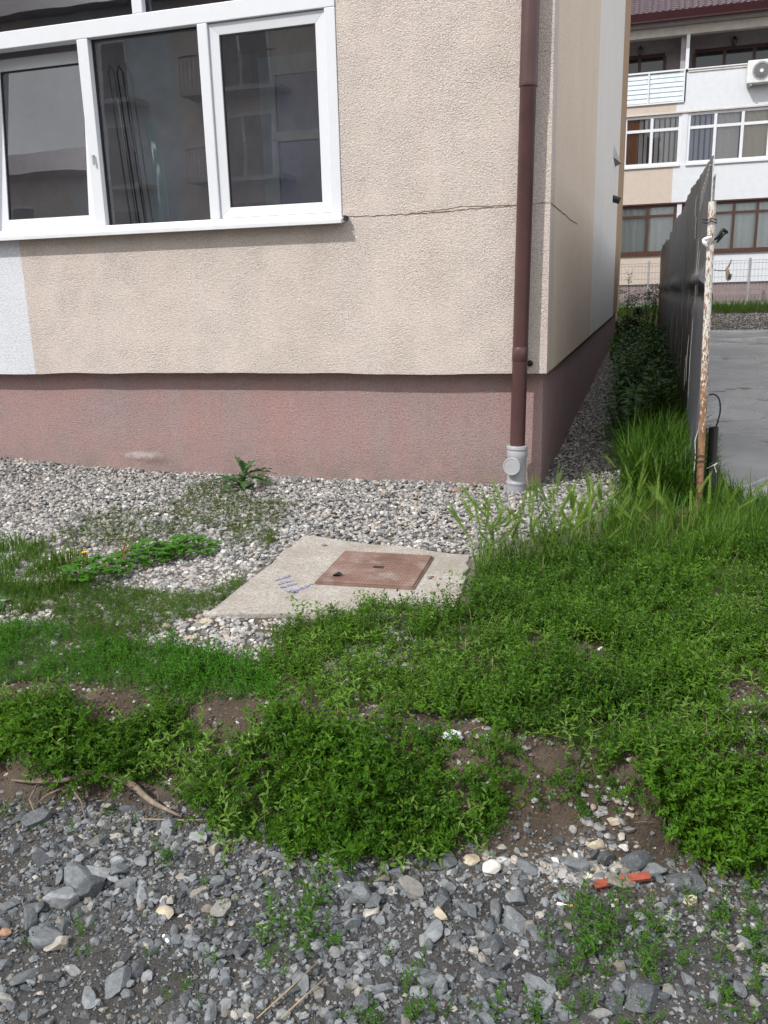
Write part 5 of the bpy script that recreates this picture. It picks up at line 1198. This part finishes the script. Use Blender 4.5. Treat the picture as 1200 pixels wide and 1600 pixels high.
Q1 = poly([(728, 900), (750, 852), (860, 838), (960, 825), (960, 880), (860, 898)]); Q2 = poly([(960, 800), (985, 720), (1075, 640), (1085, 790), (1180, 800), (1180, 860), (960, 880)])
n0 = 0
for Q, n_, sd in ((Q1, 120, 71), (Q2, 90, 72)):
    x, y = spread(Q, n_, sd, 0.04)
    for i in range(n_):
        if on_slab(x[i:i + 1], y[i:i + 1])[0] or not foot(x[i], y[i]): continue
        s = rs.uniform(0.24, 0.38); ln_ = (rs.gauss(0, 0.2), rs.gauss(0, 0.2))
        if n0 < 7: o = BY[n0]; o.location = (x[i], y[i], float(zt(x[i], y[i]))); o.scale = (s,) * 3; o.rotation_euler = (*ln_, rs.uniform(0, 6.28))
        else: copy_plant(BY[n0 % 7], x[i], y[i], s, rs.uniform(0, 6.28), ln_)
        n0 += 1
# nettles in the shaded passage
def nettle(seed, nn=11):
    g = random.Random(seed); p = PB(); az = g.uniform(0, 6.28); pts = [(0.14 * u * u * math.cos(az), 0.14 * u * u * math.sin(az), u) for u in np.linspace(0, 1, 6)]; p.stem(pts, 0.012); pts = np.array(pts); a = g.uniform(0, 6.28)
    for i in range(nn):
        u = 0.25 + 0.75 * i / (nn - 1); q_ = np.array([np.interp(u * 5, range(6), pts[:, c]) for c in range(3)]); a += 1.571 + g.uniform(-.2, .2); s = (1.15 - 0.75 * u) * g.uniform(0.85, 1.1)
        for k in range(2):
            v, f = leaf_geo(0.30 * s, 0.135 * s, 0.25, 0.45, 3); p.add(v, f, 0, R3(a + k * math.pi, 0.35 + 0.5 * u * u), q_)
    return p.proto()
NE = [single_plant('nettle_plant', nettle(400 + s), 0, 0, 0.4, M['nettle'], 'dark green nettle plant in the shaded passage by the fence', 'nettle', 'nettles in the shaded passage', 0, 0.3 + 0.1 * s, pos=(0, 0, 0)) for s in range(5)]
NP = np.array([(0.46, 0.85), (0.72, 1.0), (0.84, 2.4), (0.86, 9.5), (0.34, 9.5), (0.34, 3.2), (0.40, 1.6)]); x, y = spread(NP, 210, 81, 0.03)
for i in range(len(x)):
    s = rs.uniform(0.32, 0.62); ln_ = (rs.gauss(0, 0.12), rs.gauss(0, 0.12))
    if i < 5: o = NE[i]; o.location = (x[i], y[i], float(zt(x[i], y[i]))); o.scale = (s,) * 3; o.rotation_euler = (*ln_, rs.uniform(0, 6.28))
    else: copy_plant(NE[i % 5], x[i], y[i], s, rs.uniform(0, 6.28), ln_)
NW = np.array([(0.1, 8.5), (0.9, 7.5), (0.9, 16), (0.0, 16)]); x, y = spread(NW, 700, 82, 0.05); place('passage_grass', BL, x, y, un(0.15, 0.3), 82, M['grass'], 0.3)

# bushes at the end of the passage
def bush(seed, n, rx, ry, rz_, L, W, flowers=0, stems=6):
    g = random.Random(seed); p = PB()
    for k in range(stems):
        a = g.uniform(0, 6.28); e = (rx * 0.7 * math.cos(a), ry * 0.7 * math.sin(a), rz_ * g.uniform(1.1, 1.9)); p.stem([(0.05 * math.cos(a), 0.05 * math.sin(a), 0), (e[0] * .5, e[1] * .5, e[2] * .55), e], 0.014)
    cl_ = [(g.gauss(0, 0.5) * rx, g.gauss(0, 0.5) * ry, rz_ * g.uniform(0.35, 1.95), g.uniform(0.18, 0.42)) for _ in range(14)]
    for k in range(n):
        c = g.choice(cl_); q_ = (c[0] + g.gauss(0, c[3] * rx * .6), c[1] + g.gauss(0, c[3] * ry * .6), max(0.03, c[2] + g.gauss(0, c[3] * rz_ * .6)))
        v, f = leaf_geo(L * g.uniform(.6, 1.2), W * g.uniform(.6, 1.1), 0.25, 0.3, 2); p.add(v, f, 0, R3(g.uniform(0, 6.28), g.uniform(-0.6, 0.9), g.uniform(-.6, .6)), q_)
    for k in range(flowers):
        c = g.choice(cl_); q_ = np.array((c[0] + g.gauss(0, c[3] * rx * .7), c[1] + g.gauss(0, c[3] * ry * .7), max(0.1, c[2] + g.gauss(0, c[3] * rz_ * .6))))
        for j in range(5): v, f = leaf_geo(0.028, 0.026, 0.1, 0.1, 1); p.add(v, f, 2.0, R3(j * 1.257, 0.3), q_)
    return p.proto()
single_plant('flowering_shrub', bush(500, 1500, 0.30, 0.5, 0.52, 0.055, 0.026, 150), 0, 0, 1.0, M['shrub'], 'loose shrub with pale pink blossom at the end of the passage', 'shrub', pos=(0.78, 14.2, float(zt(0.78, 14.2))), tint=0.5)
single_plant('dark_bush', bush(501, 1900, 0.28, 0.45, 0.30, 0.075, 0.04), 0, 0, 1.0, M['bush'], 'dark green bush at the far corner of the near building', 'bush', pos=(0.27, 15.0, float(zt(0.27, 15.0))), tint=0.4)
single_plant('sapling', bush(502, 150, 0.10, 0.12, 0.62, 0.07, 0.03, 0, 2), 0, 0, 1.0, M['bush'], 'thin sapling rising behind the dark bush', 'sapling', pos=(0.25, 17.5, float(zt(0.25, 17.5))), tint=1.0)
single_plant('creeper_bush', bush(503, 700, 0.7, 0.3, 0.33, 0.07, 0.04), 0, 0, 1.0, M['bush'], 'weedy bush in front of the far plinth between building and fence', 'bush', pos=(0.1, 22.5, float(zt(0.1, 22.5))), tint=0.9)
single_plant('garden_plant', bush(504, 900, 0.16, 0.3, 0.24, 0.06, 0.03), 0, 0, 1.0, M['clover'], 'bright green leafy plant below the flowering shrub', 'plant', pos=(0.66, 12.0, float(zt(0.66, 12.0))), tint=0.6)

# thistle by the plinth: every big leaf a part
def jag_leaf(L, W, seed, curl=0.5):
    g = random.Random(seed); n = 9; vs, fs = [], []
    for i in range(n + 1):
        u = i / n; env = math.sin(math.pi * (0.12 + 0.86 * u)) ** 0.7; w_ = W / 2 * env * (1.0 if i % 2 else 0.45) * g.uniform(0.85, 1.1); y = L * u; z = L * (0.25 * u - curl * u * u)
        vs += [(-w_, y + (0.05 * L if i % 2 else 0), z + 0.2 * w_), (0, y, z), (w_, y + (0.05 * L if i % 2 else 0), z + 0.2 * w_)]
    for i in range(n): a = 3 * i; fs += [(a, a + 1, a + 4, a + 3), (a + 1, a + 2, a + 5, a + 4)]
    return vs, fs
def rosette(name, px, py, leaves, label, cat, mat, stem=0.0, lift=0.0):
    P_ = at(px, py); e = thing(name, label, cat, tuple(P_)); g = random.Random(px)
    if stem: MB().tube([(0, 0, 0), (0.01, 0, stem * .6), (0.015, -0.01, stem)], [0.009, 0.008, 0.005], 8).build('stem', mat, e, smooth=True)
    for i, (az, L, W, el, h) in enumerate(leaves):
        v, f = jag_leaf(L, W, i); v = np.array(v) @ R3(az, el).T + np.array((0.01 * h, 0, stem * h))
        me = np_mesh('leaf', v, np.array([q_ for w_ in f for q_ in w_]), np.array([len(w_) for w_ in f]), mat, True, {'tint': np.full(len(v), g.random()), 'kind': np.zeros(len(v))})
        o = bpy.data.objects.new('leaf', me); COL.objects.link(o); o.parent = e
    return e
rosette('thistle_plant', 380, 768, [(k * 0.9, 0.15 + 0.06 * random.random(), 0.065, 0.1 + 0.12 * (k % 5), 0.15 + 0.10 * (k % 8)) for k in range(15)] + [(1.0, 0.12, 0.055, 1.0, 1.0), (3.5, 0.11, 0.05, 1.1, 1.0), (5.4, 0.12, 0.055, 0.8, 0.95)], 'dark green thistle standing against the pink plinth', 'thistle', M['sow'], 0.13)
rosette('thistle_plant', 440, 765, [(k * 1.1, 0.11, 0.04, 0.05, 0.0) for k in range(7)], 'flat grey green thistle rosette on gravel right of the taller thistle', 'thistle', M['sow'])
rosette('weed_plant', 18, 718, [(0.6, 0.075, 0.022, 1.0, 0), (2.6, 0.06, 0.02, 0.7, 0), (1.5, 0.09, 0.022, 1.3, 0), (5.0, 0.06, 0.02, 0.5, 0), (4.0, 0.05, 0.02, 0.4, 0)], 'small dark weed against the plinth at the left edge', 'weed', M['sow'])
rosette('dandelion', 8, 940, [(k * 0.9, 0.14, 0.045, 0.25, 0.0) for k in range(8)], 'dark broad leaved dandelion rosette at the left edge', 'dandelion', M['sow'])
def flower(px, py, h, r, label):
    P_ = at(px, py); e = thing('dandelion_flower', label, 'dandelion', tuple(P_)); MB().tube([(0, 0, 0), (0.004, 0, h * .6), (0.008, 0, h)], 0.0025, 6).build('stem', M['redstem'], e)
    b = MB(); g = random.Random(px)
    for k in range(34):
        a = k * 2.4; rr = r * math.sqrt((k + 4) / 38); z = h + 0.004 + 0.006 * (1 - rr / r); d = Vector((math.cos(a), math.sin(a), 0)); t_ = Vector((-d.y, d.x, 0)) * 0.0025
        q0 = Vector((0.008, 0, h)); b.add([q0 - t_ * .4, q0 + t_ * .4, q0 + d * rr + t_ + Vector((0, 0, z - h)), q0 + d * rr - t_ + Vector((0, 0, z - h))], [(0, 1, 2, 3)])
    b.build('flower_head', M['yellow'], e)
flower(134, 892, 0.085, 0.019, 'yellow dandelion flower on a stem left of the reddish stalks'); flower(163, 900, 0.045, 0.010, 'small yellow dandelion bud among the clover')
for (px, py, h, n_, lab) in ((128, 905, 0.13, 3, 'dry reddish stalk beside the yellow dandelion'), (198, 898, 0.17, 6, 'bare reddish branching stalk between clover clumps')):
    P_ = at(px, py); b = MB(); g = random.Random(px); b.tube([(0, 0, 0), (-0.01, 0, h * .5), (-0.02, 0, h)], [0.003, 0.003, 0.0015], 6)
    for k in range(n_): a = g.uniform(0, 6.28); z = h * g.uniform(.2, .7); b.tube([(-0.01, 0, z), (-0.01 + 0.03 * math.cos(a), 0.03 * math.sin(a), z + 0.03), (-0.01 + 0.045 * math.cos(a), 0.045 * math.sin(a), z + 0.07)], [0.002, 0.0018, 0.001], 5)
    o = b.build('dry_stalk', M['redstem']); o.location = tuple(P_); tag(o, lab, 'dry stalk')

# weeds growing in the dark gravel
WD = [sprig(600 + s, 1.0, 11, 0.34, 0.12, 0.35, 0.014, (0.3, 1.0), 4) for s in range(4)]
def weed_clump(seed, n, rad):
    g = np.random.default_rng(seed); p = PB()
    p.add([(0, 0, 0.0)], [], 1.0)
    for k in range(n):
        q_ = WD[int(g.integers(0, 4))]; r = rad * math.sqrt(g.random()); a = g.uniform(0, 6.28); s = g.uniform(0.55, 1.0) * (1 - 0.35 * r / rad)
        R_ = rot_z(np.array([g.uniform(0, 6.28)]))[0] @ rot_x(np.array([g.normal(0, 0.25)]))[0]
        v = (q_.v * s) @ R_.T + np.array([r * math.cos(a), r * math.sin(a), 0]); o = len(p.v); p.v += list(v); p.k += list(q_.kind); st_ = 0; p.f.append((0, o, o + 1))
        for t_ in q_.tot: p.f.append(tuple(int(i) + o for i in q_.loops[st_:st_ + t_])); st_ += t_
    return p.proto()
WC = [weed_clump(700, 14, 0.9), weed_clump(701, 5, 0.4), weed_clump(702, 3, 0.25), weed_clump(703, 9, 0.7)]
lab_w = 'green leafy weed growing in the grey crushed gravel'
wl_ = [(455, 1475, 0.125, 0), (470, 1440, 0.15, 3), (435, 1450, 0.13, 1), (260, 1335, 0.07, 3), (255, 1355, 0.06, 1), (350, 1420, 0.05, 1), (345, 1440, 0.045, 3), (135, 1460, 0.07, 2), (130, 1490, 0.05, 1), (45, 1480, 0.05, 2), (62, 1475, 0.04, 2),
       (190, 1315, 0.045, 1), (150, 1310, 0.04, 1), (110, 1300, 0.05, 1), (320, 1385, 0.045, 2), (275, 1550, 0.05, 3), (230, 1500, 0.04, 1), (330, 1510, 0.05, 1), (310, 1575, 0.035, 1), (352, 1350, 0.04, 2), (640, 1545, 0.09, 1), (605, 1500, 0.05, 2), (620, 1590, 0.09, 3), (570, 1595, 0.06, 1), (670, 1590, 0.06, 1), (770, 1590, 0.08, 1), (790, 1570, 0.05, 2),
       (930, 1455, 0.12, 0), (970, 1445, 0.12, 3), (900, 1480, 0.11, 3), (1010, 1470, 0.11, 3), (960, 1490, 0.115, 0), (890, 1520, 0.07, 1), (1040, 1500, 0.08, 3), (1060, 1475, 0.07, 1), (1000, 1520, 0.08, 1), (940, 1535, 0.07, 1), (1035, 1545, 0.08, 2), (885, 1560, 0.07, 3), (920, 1580, 0.06, 1), (1105, 1430, 0.08, 3), (1110, 1460, 0.07, 1), (1150, 1440, 0.09, 3),
       (1185, 1455, 0.09, 3), (1130, 1500, 0.07, 1), (1180, 1520, 0.08, 3), (1160, 1570, 0.08, 3), (1130, 1590, 0.07, 1), (1195, 1590, 0.08, 3), (1100, 1330, 0.08, 3), (1140, 1345, 0.08, 0), (1185, 1360, 0.08, 0), (1160, 1390, 0.07, 3), (1195, 1400, 0.08, 3), (1060, 1345, 0.06, 1), (1075, 1400, 0.05, 2), (1010, 1590, 0.06, 1), (860, 1600, 0.08, 3), (980, 1595, 0.06, 3), (845, 1595, 0.05, 1), (60, 1290, 0.05, 3), (20, 1270, 0.06, 0), (210, 1290, 0.05, 1), (375, 1295, 0.05, 1), (170, 1280, 0.05, 3), (700, 1590, 0.05, 2), (1220, 1480, 0.09, 0), (1230, 1560, 0.09, 0), (540, 1590, 0.05, 2)]
LABW = {0: 'largest leafy weed clump on the lower gravel, left of the cream block', 7: 'upright little weed between the grey slabs at lower left', 3: 'leafy weed just below the right end of the dead branch'}
base_w = {}; made = []; seen = set()
for i, (px, py, s, ty) in enumerate(wl_):
    P_ = at(px, py); ly_ = (rs.gauss(0, .08), rs.gauss(0, .08))
    if ty not in base_w: base_w[ty] = single_plant('gravel_weed', WC[ty], px, py, s, M['weed'], lab_w, 'weed', 'weeds growing in the crushed gravel', i, 0.5)
    else: copy_plant(base_w[ty], P_[0], P_[1], s, i * 1.7, ly_)
    made.append(base_w[ty] if not made or ty not in seen else COL.objects[-1]); seen.add(ty)
for i, l_ in LABW.items(): made[i]['label'] = l_
# strips of gravel and grass across the yard
x, y = spread(np.array([(1.5, 13.3), (9, 13.3), (9, 19.6), (1.5, 19.6)]), 6000, 95); g = np.random.default_rng(95); n = len(x); s = g.uniform(0.02, 0.05, n)
merge('yard_gravel', P_8, g.integers(0, 8, n), np.stack([x, y, zt(x, y) + s * .2], -1), tumble(n, g), s, g.random(n) ** 0.6, M['pale'])
x, y = spread(np.array([(1.2, 19.5), (10, 19.5), (10, 24.6), (1.2, 24.6)]), 2600, 96, 0.1); place('verge_grass', BL, x, y, un(0.16, 0.36), 96, M['grass'], 0.35)
x, y = spread(np.array([(-3, 17), (1.3, 17), (1.3, 24.0), (-3, 24.0)]), 900, 97, 0.1); place('verge_grass', BL, x, y, un(0.2, 0.45), 97, M['grass'], 0.35)

# dry straw and dead blades lying about
DRY = [clump(270 + s, 1, lambda p, g, x, y, h: blade_one(p, g, 0, 0, 1.0, 1.0, 0.022, 0.3), 0.01) for s in range(5)]
x, y = spread(A1, 330, 170, 0.02); k = notslab(x, y); x, y = x[k], y[k]
place('dry_litter', DRY, x, y, un(0.05, 0.14), 170, M['straw'], 1.1, sink=-0.03)
x, y = spread(BZ, 420, 171, 0.02); place('dry_litter', DRY, x, y, un(0.04, 0.10), 171, M['straw'], 1.45, sink=-0.006)
x, y = spread(LV, 260, 172, 0.02); place('dry_litter', DRY, x, y, un(0.03, 0.08), 172, M['straw'], 1.5, sink=-0.008)
